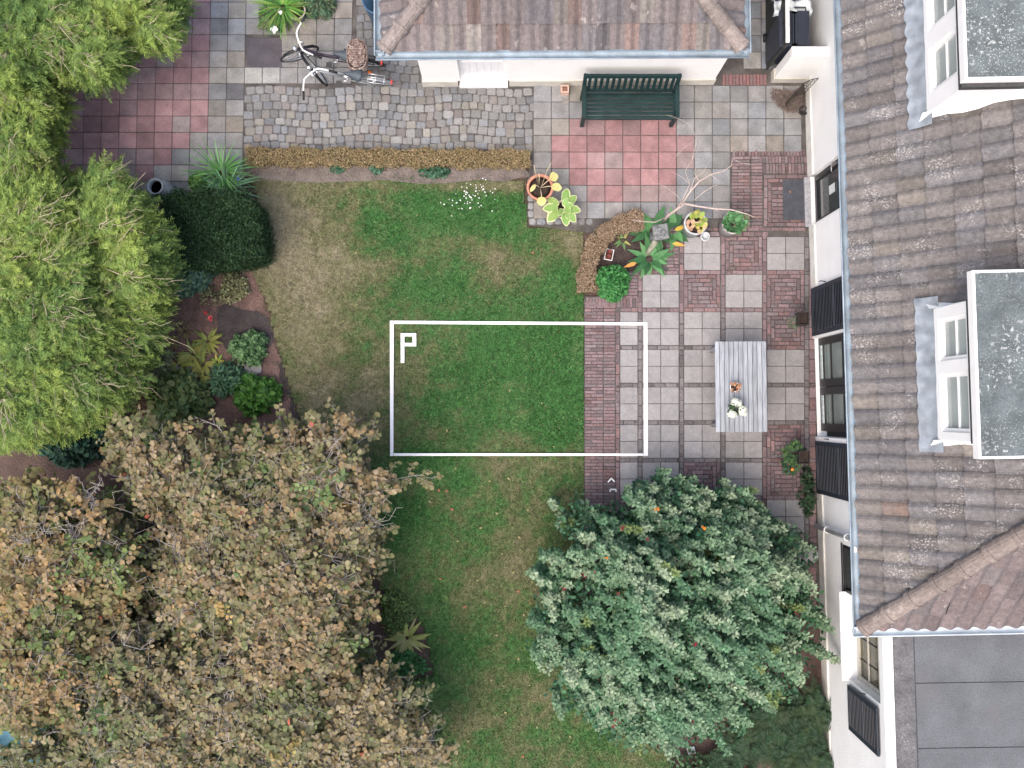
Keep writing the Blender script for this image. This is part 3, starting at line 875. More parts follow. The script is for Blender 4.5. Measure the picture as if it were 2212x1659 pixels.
pantiles('roof', tilem2, (0, LEN+OV2, E2+.02), (1,0,0), (0,-cs_,sn_), -OVF-.1, DEP, 11, .205, .36, 'shed', [((cb.x,cb.y,0), (-1,-1,0))], shed)
for c_, sg in ((ca, 1), (cb, -1)):
    half_barrels('hip_ridge', tilem2, c_+Vector((.02, sg*.02, .05)), c_+Vector((3.2, sg*3.2, 1.65)), .115, .37, 'shed', shed, col=(.235,.20,.185))
m = MB(); m.box(-OVF+.03, 6, -OVR+.01, LEN+OV2-.03, E2-.035, E2-.02); m.build('eaves', M('eaves_board', (.55,.55,.53), .7, na=.1), shed)
gutter('gutter', bluezinc, (-OVF-.05, -OVR-.10, E2), (-OVF-.05, LEN+OV2+.10, E2), (1,0,0), .065, shed)
gutter('gutter', bluezinc, (-OVF-.05, LEN+OV2+.05, E2), (DEP, LEN+OV2+.05, E2), (0,1,0), .065, shed)
gutter('gutter', bluezinc, (-OVF-.05, -OVR-.05, E2), (DEP, -OVR-.05, E2), (0,1,0), .065, shed)

# --- bin enclosure between shed and house
be = empty('bin_enclosure', P(1672, 178), 'white rendered garden wall joined to a dark plank gate beside the house', 'wall', 0)
o0 = Vector(be.location)
def lb(px, py, z=0.): return P(px, py, z)-o0
a = lb(1664, 178); b = lb(1746, 178)
m = MB(); m.box(a.x+.02, b.x+.05, 0, .16, .22, 1.15); m.build('wall', white, be, bevel=.01)
m = MB(); m.box(a.x, b.x+.05, -.02, .16, 0, .218); m.build('plinth', plinth, be)
a = lb(1653, 154); b = lb(1646, 53)
m = MB(); L_ = (b-a).length
gy0, gy1 = a.y, b.y+.9
gx = a.x
n = 9
for i in range(n):
    y0 = gy0+(gy1-gy0)*i/n; m.box(gx, gx+.03, y0+.004, y0+(gy1-gy0)/n-.004, .03, 1.2)
for zz in (.25, .95): m.box(gx+.03, gx+.06, gy0, gy1, zz, zz+.09)
gt = m.build('gate', M('dark_planks', (.035,.038,.036), .75, ns=8, na=.25), be, bevel=.003)
m = MB(); m.box(gx-.012, gx+.045, gy0, gy1, 1.203, 1.235); m.build('cap_rail', wpaint, gt, bevel=.004)
binm = M('navy_plastic', (.030,.036,.052), .45, ns=9, na=.15)
for i, (px, lab) in enumerate(((1704,'dark ribbed wheelie bin standing closest to the plank gate'),(1730,'dark ribbed wheelie bin standing between another bin and house wall'))):
    p = P(px, 58, 1.05); rt = empty('wheelie_bin', (p.x, p.y, 0), lab, 'bin', R(0), 'bins in the enclosure')
    m = MB()
    for (x0, x1, y0, y1) in ((-.13,.13,-.28,.26),): 
        m.add([(x0*.8,y0*.8,.06),(x1*.8,y0*.8,.06),(x1*.8,y1*.8,.06),(x0*.8,y1*.8,.06),(x0,y0,.98),(x1,y0,.98),(x1,y1,.98),(x0,y1,.98)], [(3,2,1,0),(4,5,6,7),(0,1,5,4),(1,2,6,5),(2,3,7,6),(3,0,4,7)])
    m.build('body', binm, rt, bevel=.012)
    m = MB(); m.box(-.145, .145, -.30, .27, .985, 1.03)
    for k in range(6): m.box(-.12+k*.045, -.12+k*.045+.018, -.26, .22, 1.03, 1.042)
    m.build('lid', binm, rt, bevel=.006)
    m = MB(); m.tube([(-.1,.29,.98),(-.1,.34,.98),(.1,.34,.98),(.1,.29,.98)], .014); m.build('handle', binm, rt)
    for sx in (-.12, .12):
        m = MB(); m.ring((sx, .22, .075), .055, .02, 16, 6, (1,0,0)).tube([(sx-.02,.22,.075),(sx+.02,.22,.075)], .045, 12); m.build('wheel', black, rt)
sh = MB(); vs = []; p = P(1716, 14, 1.08)
for i in range(13):
    for j in range(7):
        vs.append((p.x-.30+i*.05, p.y-.10+j*.05, 1.0+.06*math.sin(i*1.1+j*.6)+.05*math.sin(j*1.7)-.03*abs(j-3)))
sh.add(vs, [(i*7+j, i*7+j+1, (i+1)*7+j+1, (i+1)*7+j) for i in range(12) for j in range(6)], True)
ob = sh.build('plastic_sheet', M('grey_plastic', (.55,.60,.63), .35, na=.15, ns=9), None)
sm_ = ob.modifiers.new('solid', 'SOLIDIFY'); sm_.thickness = .006
tag(ob, 'crumpled pale plastic sheet lying over the bins at the top edge', 'sheet')
m = MB(); m.lathe([(.001,0),(.19,0),(.22,.05),(.25,.88),(.26,.9),(.235,.9),(.21,.1),(0.001,.09)], 24)
ob = m.build('water_barrel', M('blue_plastic', (.05,.11,.19), .4, ns=5, na=.15), None); pb = P(832, -4, .9); ob.location = (pb.x-.12, pb.y, 0)
tag(ob, 'dark blue plastic water barrel beside the corner of the shed', 'barrel')

# ---------------------------------------------------------------- garden furniture and loose objects
# white board rectangle with a letter P
bz0, bz1 = .035, .072
wb = M('white_board', (.82,.82,.82), .55, ns=6, na=.04)
fr = empty('board_rectangle', P(1120, 838), 'white board rectangle laid out across the lawn and the brick border', 'ground marking')
o0 = Vector(fr.location)
def plank(name, quad, parent, o0, mat=wb, z0=bz0, z1=bz1, bevel=.004):
    m = MB(); m.prism([(P(x, y, z1)-o0)[:2] for x, y in quad][::-1], z0, z1)
    return m.build(name, mat, parent, bevel=bevel)
plank('board', [(842,692.5),(850.5,692.5),(849.5,985),(842.5,985.5)], fr, o0)
plank('board', [(851,692.5),(1398.5,696.5),(1398.5,702.5),(851,699.5)], fr, o0)
plank('board', [(850,979),(1390.5,979.5),(1390.5,984.8),(850,984.8)], fr, o0)
plank('board', [(1391,703),(1398.5,703),(1400,984.8),(1391,984.8)], fr, o0)
lt = empty('board_letter', P(875, 750), 'white board letter P lying on the lawn inside the white rectangle', 'letter')
o0 = Vector(lt.location)
m = MB()
for q in ([(865.5,719.5),(873.5,719.5),(873.5,784),(865.5,784)], [(874,719.5),(899,719.5),(899,726.5),(874,726.5)], [(891,727),(899,727),(899,748),(891,748)], [(874,740.5),(890.6,740.5),(890.6,748),(874,748)]):
    m.prism([(P(x, y, bz1)-o0)[:2] for x, y in q][::-1], bz0, bz1)
m.build('letter_board', wb, lt, bevel=.003)
mk = empty('white_marker', P(1322, 1050), 'small white bracket and arrow tip lying on bricks at the edge of the big bush', 'marker')
o0 = Vector(mk.location)
def stroke(pts, wd):
    m = MB()
    for a, b in zip(pts, pts[1:]):
        A, B = P(*a, .1)-o0, P(*b, .1)-o0; d = (B-A); n = Vector((-d.y, d.x, 0)).normalized()*wd
        m.prism([(A+n)[:2], (A-n)[:2], (B-n)[:2], (B+n)[:2]], .06, .085)
    return m
stroke([(1313.5,1042),(1321,1033.5),(1328,1041)], .011).build('arrow_tip', wb, mk)
stroke([(1318.5,1062.5),(1318.5,1057.5),(1331,1057.5),(1331,1063)], .011).build('bracket', wb, mk)

# weathered table
tz = .75
a, b = P(1544.5, 737.5, tz), P(1657.5, 933, tz)
tb = empty('garden_table', ((a.x+b.x)/2, (a.y+b.y)/2, .05), 'weathered grey plank table standing on the terrace slabs', 'table', R(.3))
w_, l_ = abs(b.x-a.x), abs(b.y-a.y); tz -= .05
wood = M('weathered_teak', attr=True, rough=.8, ns=3, na=.1, streak=((60, 3, 60), .32), bump=.2, bs=30)
m = MB(); cs = []; n = 11
for i in range(n):
    x0 = -w_/2+w_*i/n; v = random.gauss(1, .07)
    if i in (0,): v = 1.2
    m.box(x0+.004, x0+w_/n-.004, -l_/2+random.uniform(-.002,.002), l_/2, tz-.03, tz); cs += [(.265*v,.285*v,.315*v)]*8
m.build('tabletop', wood, tb, bevel=.003, C=cs)
wd2 = M('teak_dark', (.25,.25,.25), .8, streak=((40,40,3), .2), na=.1)
m = MB(); e = .07
m.box(-w_/2+e, w_/2-e, -l_/2+e, -l_/2+e+.025, tz-.12, tz-.031).box(-w_/2+e, w_/2-e, l_/2-e-.025, l_/2-e, tz-.12, tz-.031).box(-w_/2+e, -w_/2+e+.025, -l_/2+e+.026, l_/2-e-.026, tz-.12, tz-.031).box(w_/2-e-.025, w_/2-e, -l_/2+e+.026, l_/2-e-.026, tz-.12, tz-.031)
m.build('apron', wd2, tb)
for sx in (-1, 1):
    for sy in (-1, 1):
        m = MB(); cx, cy = sx*(w_/2-e-.03), sy*(l_/2-e-.03); m.box(cx-.032, cx+.032, cy-.032, cy+.032, 0, tz-.033); m.build('leg', wd2, tb, bevel=.004)

# green bench
bl = P(1259, 236, .45); br = P(1459, 236, .45); W2 = (br.x-bl.x)/2
bn = empty('garden_bench', ((bl.x+br.x)/2, P(1359, 281).y, .05), 'dark green slatted wooden bench against the white shed wall', 'bench')
gp = M('green_paint', (.0075,.027,.028), .5, ns=7, na=.3, bump=.15, bs=30, fine=(60, .15))
yf, yb = .05, .52
m = MB()
for i in range(6):
    y0 = yf-.01+i*.071; zz = .42-.012*i*.6
    m.box(-W2, W2, y0, y0+.056, zz-.025, zz)
m.build('seat', gp, bn, bevel=.006)
bk_ = MB(); n = 15
tilt_ = Matrix.Rotation(R(-12), 3, 'X')
for i in range(n):
    x = -W2+.09+(2*W2-.18)*i/(n-1)
    bk_.obox(Vector((x, yb-.02, .40)) + tilt_ @ Vector((0,0,.24)), .052, .018, .36, tilt_)
bk_.obox(Vector((0, yb-.02, .40)) + tilt_ @ Vector((0,0,.455)), 2*W2+.03, .04, .075, tilt_)
bk_.obox(Vector((0, yb-.02, .40)) + tilt_ @ Vector((0,0,.045)), 2*W2-.05, .03, .055, tilt_)
bk_.build('backrest', gp, bn, bevel=.005)
for sx in (-1, 1):
    x = sx*(W2-.01)
    m = MB(); m.box(x-.03, x+.03, yf-.02, yf+.04, 0, .62); m.build('leg', gp, bn, bevel=.005)
    m = MB(); m.box(x-.03, x+.03, yb-.04, yb+.02, 0, .45); m.obox(Vector((x, yb-.02, .42))+tilt_ @ Vector((0,0,.23)), .06, .055, .5, tilt_); m.build('leg', gp, bn, bevel=.005)
    m = MB(); m.box(x-.034, x+.034, yf-.06, yb+.03, .625, .655); m.build('armrest', gp, bn, bevel=.008)
    m = MB(); m.box(x-.02, x+.02, yf+.05, yb-.05, .33, .40); m.build('side_rail', gp, bn)
m = MB(); m.box(-W2+.03, W2-.03, yf+.0, yf+.03, .33, .395).box(-W2+.03, W2-.03, yb-.06, yb-.03, .33, .38); m.build('apron', gp, bn)

# bicycles
rub = M('tyre_rubber', (.03,.03,.032), .8, na=.2); chrome = M('chrome', (.62,.64,.66), .28, metal=.85, na=.1)
def bike(loc, rz, lean, steer, wb_, frame_mat, fender_mat, bar_mat, label, step=False, basket=False, silver=False, grip=None):
    root = empty('bicycle', loc, label, 'bicycle', rz); root.rotation_euler = (R(lean), 0, rz)
    root['group'] = 'bicycles parked by the shed'
    r = .335
    hx = wb_-.12                      # head tube top
    Sx = Matrix.Translation((wb_-.06, 0, 0)) @ Matrix.Rotation(R(steer), 4, 'Z') @ Matrix.Translation((-(wb_-.06), 0, 0))
    def wheel(cx, T):
        m = MB()
        for i in range(18):
            t_ = 2*math.pi*i/18; m.tube([(cx+.02*math.cos(t_+1.5), .025*(-1)**i, r+.02*math.sin(t_+1.5)), (cx+(r-.03)*math.cos(t_), 0, r+(r-.03)*math.sin(t_))], .0022, 4)
        m.tube([(cx,-.05,r),(cx,.05,r)], .022, 10)
        w = m.xf(T).build('wheel', chrome, root)
        q = MB(); q.ring((cx,0,r), r-.015, .019, 40, 8, (0,1,0)); q.xf(T).build('tyre', rub, w)
        q = MB(); q.ring((cx,0,r), r-.040, .011, 40, 6, (0,1,0)); q.xf(T).build('rim', chrome, w)
    I4 = Matrix.Identity(4)
    wheel(0, I4); wheel(wb_, Sx)
    bb = (.45, 0, .29); st = (.28, 0, .78); ht = (wb_-.21, 0, .88); hb = (wb_-.15, 0, .66)
    m = MB(); tr = .018
    m.tube([bb, st], tr, 8).tube([ht, hb], .022, 8)
    if step: m.tube([hb, (wb_-.38,0,.42), (.55,0,.36), (.40,0,.45)], .024, 8).tube([ht, (wb_-.36,0,.55), (.60,0,.47),(.36,0,.56)], .018, 8)
    else: m.tube([hb, bb], .021, 8).tube([(ht[0],0,.83), (.295,0,.72)], tr, 8)
    for sy in (-1, 1):
        m.tube([(.45,sy*.04,.29),(0,sy*.055,r)], .01).tube([(.29,sy*.02,.72),(0,sy*.055,r)], .009)
    m.build('frame', frame_mat, root)
    m = MB()
    m.tube([hb, (wb_-.135,0,.68)], .02)
    for sy in (-1, 1): m.tube([(wb_-.14,sy*.045,.66),(wb_-.09,sy*.05,.5),(wb_,sy*.05,r)], .012)
    m.xf(Sx).build('fork', chrome if silver else frame_mat, root)
    def fender(cx, a0, a1, T, mat_):
        q = MB(); n = 14; vs = []
        for i in range(n+1):
            t_ = R(a0+(a1-a0)*i/n)
            for y_, rr in ((-.024, r+.010), (-.013, r+.028), (.013, r+.028), (.024, r+.010)): vs.append((cx+rr*math.cos(t_), y_, r+rr*math.sin(t_)))
        q.add(vs, [(i*4+j, i*4+j+1, i*4+j+5, i*4+j+4) for i in range(n) for j in range(3)], True)
        return q.xf(T).build('mudguard', mat_, root)
    fender(0, 20, 190, I4, fender_mat); fender(wb_, 55, 150, Sx, black)
    # swept-back handlebar
    hz = 1.05; q = MB(); q.tube([ht, (wb_-.235,0,hz-.03), (wb_-.20,0,hz)], .014)
    pts = []
    for i in range(-8, 9):
        y_ = i/8*.27; t_ = abs(i)/8; pts.append((wb_-.19-.02*math.sin(t_*3)-.19*max(0, t_-.45)**1.3*1.9, y_, hz+.05*math.sin(t_*2.4)))
    q.tube(pts, .0125, 8); hbp = q.xf(Sx).build('handlebar', bar_mat, root)
    for e_, o_ in ((pts[0], pts[1]), (pts[-1], pts[-2])):
        d_ = (Vector(e_)-Vector(o_)).normalized(); g_ = MB(); g_.tube([Vector(e_)-d_*.02, Vector(e_)+d_*.12], .018, 8); g_.xf(Sx).build('grip', grip or black, hbp)
    q = MB(); q.lathe([(.001,0),(.035,.01),(.045,.05),(.04,.06),(.001,.06)], 14); q.xf(Matrix.Translation((wb_-.09,0,.80)) @ Matrix.Rotation(R(90), 4, 'Y')); q.xf(Sx).build('headlight', chrome, root)
    # saddle with a broad back and a narrow nose
    prof = [(-.15,.02),(-.14,.085),(-.08,.105),(-.01,.075),(.06,.035),(.13,.022),(.155,.008)]
    vs = []; c_ = Vector((.24,0,.90))
    for (x_, w__) in prof:
        for (f, dz) in ((-1,-.035),(-.8,0),(0,.008),(.8,0),(1,-.035)): vs.append((c_.x+x_, f*w__, c_.z+dz+.012*(x_ < -.05)))
    q = MB(); q.add(vs, [(i*5+j, i*5+j+1, i*5+j+6, i*5+j+5) for i in range(6) for j in range(4)], True)
    sd = q.build('saddle', M('saddle_vinyl', (.05,.065,.08), .45, na=.1), root); z__ = sd.modifiers.new('solid', 'SOLIDIFY'); z__.thickness = .02
    q = MB(); q.tube([st, (.26,0,.87)], .013); q.build('seat_post', chrome, root)
    # carrier
    q = MB()
    for y_ in (-.065, -.02, .02, .065): q.tube([(.16,y_,.72),(-.26,y_,.72)], .006)
    for x_ in (.14,.02,-.1,-.24): q.tube([(x_,-.07,.722),(x_,.07,.722)], .006)
    for sy in (-1, 1): q.tube([(-.12,sy*.07,.72),(0,sy*.06,r)], .005).tube([(.16,sy*.065,.72),(.29,sy*.02,.66)], .006)
    q.build('carrier', chrome if silver else black, root)
    q = MB(); q.obox((-.345,0,.60), .03, .07, .05); q.build('tail_lamp', M('red_lens', (.40,.02,.02), .3, na=.05), root, bevel=.006)
    q = MB()
    q.obox((.45,.0,.29), .13, .02, .13); q.tube([(.45,-.06,.29),(.45,.06,.29)], .012).tube([(.45,.06,.29),(.60,.07,.22)], .009).tube([(.45,-.06,.29),(.30,-.07,.36)], .009)
    ck = q.build('crank', chrome, root)
    for (c__, sy) in (((.60,.12,.22), 1), ((.30,-.12,.36), -1)):
        q = MB(); q.obox(c__, .09, .085, .022); q.build('pedal', black, ck, bevel=.004)
    q = MB(); q.tube([(.36,-.05,.28),(.27,-.2,.02)], .008); q.build('stand', chrome, root)
    return root
brown_p = M('aubergine_paint', (.040,.030,.048), .35, na=.15); silver_p = M('silver_paint', (.30,.32,.34), .35, metal=.3, na=.08)
cg = M('cream_grip', (.72,.73,.72), .6)
b1 = P(795, 143); f1 = P(652, 121); d = f1-b1
bike((b1.x, b1.y, .05), math.atan2(d.y, d.x), -13, 28, 1.08, brown_p, black, cg, 'black step-through bicycle with a wicker basket on its rear carrier', step=True)
bike1_rz = math.atan2(d.y, d.x)
b2 = P(816, 183); f2 = P(700, 165); d = f2-b2
bike((b2.x, b2.y, .05), math.atan2(d.y, d.x), -13, -45, 1.02, silver_p, silver_p, cg, 'silver bicycle with swivelled front wheel parked nearest the cobbles', silver=True)
# orange flower-shaped reflector lying between them is a lamp on the frame; basket is carried on bike 1
bp = P(771, 118, .95)
bs = empty('wicker_basket', (bp.x, bp.y, .72), 'brown wicker basket strapped on the carrier of the black bicycle', 'basket', bike1_rz+.15)
m = MB(); cs = []; cols = [(.30,.225,.195),(.23,.165,.145),(.38,.31,.28),(.17,.12,.105)]
def ell(t_, a_, b_): 
    c, s = math.cos(t_), math.sin(t_); return a_*math.copysign(abs(c)**.7, c), b_*math.copysign(abs(s)**.7, s)
for row in range(9):
    z0 = .0+row*.034; k = 26
    for i in range(k):
        t0 = 2*math.pi*(i+.5*(row % 2))/k; t1 = t0+2*math.pi*1.05/k; g_ = 1+.018*row; n0 = len(m.v)
        p_ = [ell(t, .20*g_, .235*g_) for t in (t0, (t0+t1)/2, t1)]
        m.tube([(p_[0][0],p_[0][1],z0),(p_[1][0]*1.06,p_[1][1]*1.06,z0),(p_[2][0],p_[2][1],z0)], .016, 5)
        cs += [random.choice(cols)]*(len(m.v)-n0)
wk = M('wicker', attr=True, rough=.75, ns=30, na=.25)
m.build('wall', wk, bs, C=cs)
m = MB(); cs = []
for i in range(13):
    for j in range(15):
        x_, y_ = -.2+i*.033, -.23+j*.033
        if (x_/.215)**2+(y_/.25)**2 > 1.05: continue
        n0 = len(m.v); z_b = .29+.022*(1-(x_/.23)**2-(y_/.26)**2)
        if (i+j) % 2: m.tube([(x_-.02,y_,z_b-.008),(x_,y_,z_b+.008),(x_+.02,y_,z_b-.008)], .013, 5)
        else: m.tube([(x_,y_-.02,z_b-.008),(x_,y_,z_b+.008),(x_,y_+.02,z_b-.008)], .013, 5)
        cs += [random.choice(cols)]*(len(m.v)-n0)
m.build('lid', wk, bs, C=cs); bs.scale = (.66, .84, .9)
m = MB(); m.lathe([(.001,0),(.03,.0),(.033,.02),(.001,.03)], 12)
ob = m.build('reflector', M('orange_lens', (.75,.16,.02), .3, na=.05), None)
tag(ob, 'round orange reflector on the paving between the two bicycles', 'reflector')
ob.location = P(799, 157, .05)

# terracotta wall lantern stand by the shed
p = P(1219, 200)
ln = empty('terracotta_lantern', (p.x, p.y, .05), 'small square terracotta candle holder on the paving next to the bench', 'candle holder')
terra = M('terracotta', (.42,.20,.14), .85, ns=14, na=.2, fine=(70, .15))
m = MB(); s = .068
m.box(-s, s, -s, s, 0, .03); m.box(-s, -s+.025, -s, s, .031, .15).box(s-.025, s, -s, s, .031, .15).box(-s+.025, s-.025, -s, -s+.025, .031, .15).box(-s+.025, s-.025, s-.025, s, .031, .15)
m.build('holder', M('pale_terracotta', (.52,.36,.30), .85, ns=14, na=.15), ln, bevel=.004)
m = MB(); m.lathe([(.001,.0),(.036,.0),(.036,.07),(.03,.075),(.001,.07)], 16, (0,0,.031)); m.build('candle', M('brown_wax', (.28,.15,.10), .6), ln)
m = MB(); p2 = P(1221, 218, .06); m.box(-.06, .06, -.055, .055, 0, .012)
ob = m.build('drain_cover', M('drain_grey', (.20,.19,.185), .7, ns=20, na=.2), None, bevel=.004); ob.location = (p2.x, p2.y, .052)
tag(ob, 'little square drain cover set in paving below the candle holder', 'drain cover')

# doormat
a, b = P(1691, 388, .07), P(1746, 475, .07)
m = MB(); m.box(-(b.x-a.x)/2, (b.x-a.x)/2, -(a.y-b.y)/2, (a.y-b.y)/2, 0, .016)
dmat = m.build('doormat', M('rubber_mat', (.070,.075,.09), .9, ns=8, na=.2, bump=.6, bs=150, fine=(90, .25)), None, bevel=.004); dmat.location = ((a.x+b.x)/2, (a.y+b.y)/2, .054)
tag(dmat, 'dark charcoal doormat on bricks in front of the house door', 'doormat')

# --- pots
zinc2 = M('pot_zinc', (.42,.44,.45), .6, ns=9, na=.22, metal=.1, fine=(40, .15)); earth = M('potting_soil', (.035,.025,.02), .95, ns=20, na=.4, bump=.8, bs=50)
def pot(px, py, r, h, mat, label, name='plant_pot', cat='pot', rim=.02, taper=.78, group=None, z0=.05, soil_drop=.05, handle=False):
    """px, py: where the rim centre shows in the survey picture"""
    p = P(px, py, z0+h); root = empty(name, (p.x, p.y, z0), label, cat, 0, group)
    m = MB(); m.lathe([(.001,0),(r*taper,0),(r*.96,h*.86),(r*.97,h*.87),(r+rim*.3,h*.88),(r+rim*.3,h-.004),(r,h),(r-rim,h-.002),(r-rim*1.2,h*.8),(r*taper*.85,.04),(.001,.035)], 30)
    m.build('vessel', mat, root)
    m = MB(); m.lathe([(.001,h-soil_drop+.01),(r*.5,h-soil_drop+.006),(r-rim*1.25,h-soil_drop)], 20); m.build('potting_soil', earth, root)
    return root
def tuft(root, n, r, L_, W_, cols, zz, name='foliage', prof=OVAL, up=.8, tip=None, droop=.3, fold=.18, spread=1.):
    a = rng.uniform(0, 2*np.pi, n); rr = r*np.sqrt(rng.random(n))
    Pt = np.stack([rr*np.cos(a), rr*np.sin(a), zz + rng.uniform(0, .05, n)], -1)
    D = np.stack([np.cos(a)*spread, np.sin(a)*spread, np.full(n, up)], -1) + rng.normal(0, .25, (n, 3))
    N = np.tile([0,0,1.], (n,1)) + rng.normal(0, .15, (n,3)) - .3*np.stack([np.cos(a), np.sin(a), 0*a], -1)
    c = np.array(cols)[rng.integers(0, len(cols), n)]*(1+rng.normal(0, .16, (n,1)))
    return leaves(name, Pt, D, N, L_*rng.uniform(.7, 1.15, n), W_*rng.uniform(.8, 1.2, n), np.clip(c, .01, .9), leafm, root, prof, fold, droop, tip)
leafm = M('leaf', attr=True, rough=.55, ns=30, na=.12, spec=.25, trans=.22)

t1 = pot(1167, 404, .215, .34, terra, 'wide terracotta pot with a few yellow leaves at the lawn corner', rim=.03, group='plant pots')
for (dx, dy, L_, W_, rot) in ((.20,.13,.15,.15,30),(.23,-.02,.17,.14,-10),(.02,-.23,.15,.16,-95),(-.11,-.02,.14,.07,235)):
    leaves('leaf', [[dx-.05*math.cos(R(rot)), dy-.05*math.sin(R(rot)), .43]], [[math.cos(R(rot)), math.sin(R(rot)), .1]], [[0,0,1.]], L_, W_, [(.50,.46,.16)], leafm, t1, ROUND, .1, .2, tip=(.56,.54,.24))
m = MB()
for (dx, dy) in ((.2,.13),(.23,-.02),(.02,-.2),(-.1,0)): m.tube([(0,0,.3),(dx*.6,dy*.6,.44),(dx,dy,.43)], .006, 5)
m.tube([(-.03,.03,.3),(-.09,.14,.75),(-.12,.2,.95)], .005, 5).tube([(.02,.02,.3),(.1,.18,.7),(.16,.26,.85)], .005, 5).tube([(-.02,.06,.3),(-.02,.12,.5),(-.03,.15,.62)], .012, 6, .006)
m.build('stalk', M('dry_stalk', (.50,.42,.28), .8, na=.15), t1)
t2 = pot(1215, 452, .15, .16, M('clay_pale', (.45,.38,.34), .85, ns=10, na=.2), 'low pot holding a variegated hosta with cream-edged green leaves', rim=.02, group='plant pots')
for k in range(15):
    a = R(k*360/8+random.uniform(-16, 16)) if k < 8 else R(random.uniform(0, 360)); s = 1. if k < 8 else .62
    d = [math.cos(a), math.sin(a), .35 if k < 8 else .9]; L_ = random.uniform(.19,.26)*s
    q0 = .08 if k < 8 else .02
    b0 = np.array([math.cos(a)*q0, math.sin(a)*q0, .28 if k < 8 else .29])
    leaves('leaf', [b0], [d], [[0,0,1.]], L_, L_*.66, [(.56,.58,.32)], leafm, t2, ROUND, .14, .35)
    leaves('leaf', [b0+np.array([math.cos(a)*.008, math.sin(a)*.008, .006])], [d], [[0,0,1.]], L_*.90, L_*.54, [(.22*random.uniform(.9,1.15),.36,.10)], leafm, t2, ROUND, .15, .35)
t3 = pot(1503, 482, .185, .42, zinc2, 'pale zinc pot with sparse yellow and pink heuchera leaves', rim=.022, taper=.9, group='plant pots', soil_drop=.09)
tuft(t3, 26, .10, .07, .075, [(.33,.36,.08),(.45,.42,.10),(.24,.33,.07)], .40, prof=ROUND, up=.6).location = (.02,.06,0)
tuft(t3, 20, .05, .06, .065, [(.56,.38,.24),(.52,.42,.22),(.50,.30,.22)], .40, prof=ROUND, up=.6).location = (-.09,-.03,0)
tuft(t3, 20, .06, .06, .065, [(.55,.38,.22),(.46,.42,.14),(.58,.42,.28)], .40, prof=ROUND, up=.6).location = (.09,-.06,0)
t4 = pot(1585, 481, .18, .44, M('stone_pot', (.40,.38,.37), .85, ns=10, na=.15, fine=(50, .12)), 'grey stone pot filled with dense dark green foliage', rim=.018, taper=.92, group='plant pots')
tuft(t4, 120, .15, .075, .07, [(.055,.15,.06),(.08,.20,.08),(.10,.24,.10)], .42, prof=ROUND, up=1.2)
tuft(t4, 40, .10, .08, .05, [(.10,.17,.08),(.14,.17,.09)], .40, prof=OVAL, up=.7).location = (.12,.02,0)
m = MB(); m.lathe([(.001,0),(.06,0),(.075,.03),(.078,.11),(.065,.115),(.07,.03),(.001,.015)], 20)
ob = m.build('glass_jar', M('frosted_glass', (.45,.48,.50), .15, spec=.6, na=.15), None); ob.location = P(1522, 512, .1); ob.location.z = .055
tag(ob, 'small frosted glass jar on the slabs between the zinc pots', 'jar')
q = empty('tray', P(1315, 551), 'small white tray holding two dark red pots on the bare soil', 'tray', R(-12)); q.location.z = .02
m = MB(); m.box(-.06,.06,-.085,.085,0,.012).box(-.07,-.058,-.095,.095,.0,.035).box(.058,.07,-.095,.095,.0,.035).box(-.058,.058,-.095,-.083,.0,.035).box(-.058,.058,.083,.095,.0,.035); m.build('rim', wpaint, q, bevel=.003)
for yy in (-.04,.04):
    m = MB(); m.lathe([(.001,0),(.03,0),(.042,.06),(.036,.06),(.026,.012),(.001,.012)], 16, (0,yy,.013)); m.build('red_pot', M('dark_red_plastic', (.16,.045,.035), .5), q)
# table-top pieces
z = .752
p = P(1588, 836, z+.10); v1 = empty('flower_pot', (p.x, p.y, z), 'small white pot with a withered brown plant on the grey table', 'flower pot')
m = MB(); m.lathe([(.001,0),(.06,0),(.078,.10),(.070,.10),(.052,.02),(.001,.02)], 22); m.build('vessel', wpaint, v1)
m = MB(); m.lathe([(.001,.09),(.069,.088)], 16); m.build('potting_soil', earth, v1)
tuft(v1, 16, .05, .06, .035, [(.40,.20,.12),(.30,.15,.08),(.48,.30,.20)], .09, prof=OVAL, up=.4)
p = P(1588, 882, z+.12); v2 = empty('flower_vase', (p.x, p.y, z), 'round glass vase of white hydrangea heads on the grey table', 'vase')
m = MB(); m.lathe([(.001,0),(.06,0),(.10,.05),(.115,.12),(.105,.16),(.098,.16),(.106,.12),(.09,.05),(.001,.02)], 24); m.build('vessel', M('vase_glass', (.35,.38,.38), .15, spec=.6, na=.1), v2)
tuft(v2, 40, .07, .09, .06, [(.03,.06,.03),(.05,.09,.04)], .14, prof=OVAL, up=.5)
for (dx, dy, rr) in ((-.02,.10,.075),(.035,.085,.06),(-.085,-.085,.07),(-.045,-.10,.06),(.10,-.01,.068),(.085,-.06,.06),(.13,-.09,.03)):
    n = 60; d_ = rdir(n, .7); 
    leaves('flower_head', np.array([dx,dy,.20])+d_*rr*.85, np.cross(d_, rdir(n)), d_, .034, .032, jit((.70,.74,.64), n, .06, .03), M('petal', attr=True, rough=.7, na=.05, trans=.2), v2, OVAL, .2, .1)

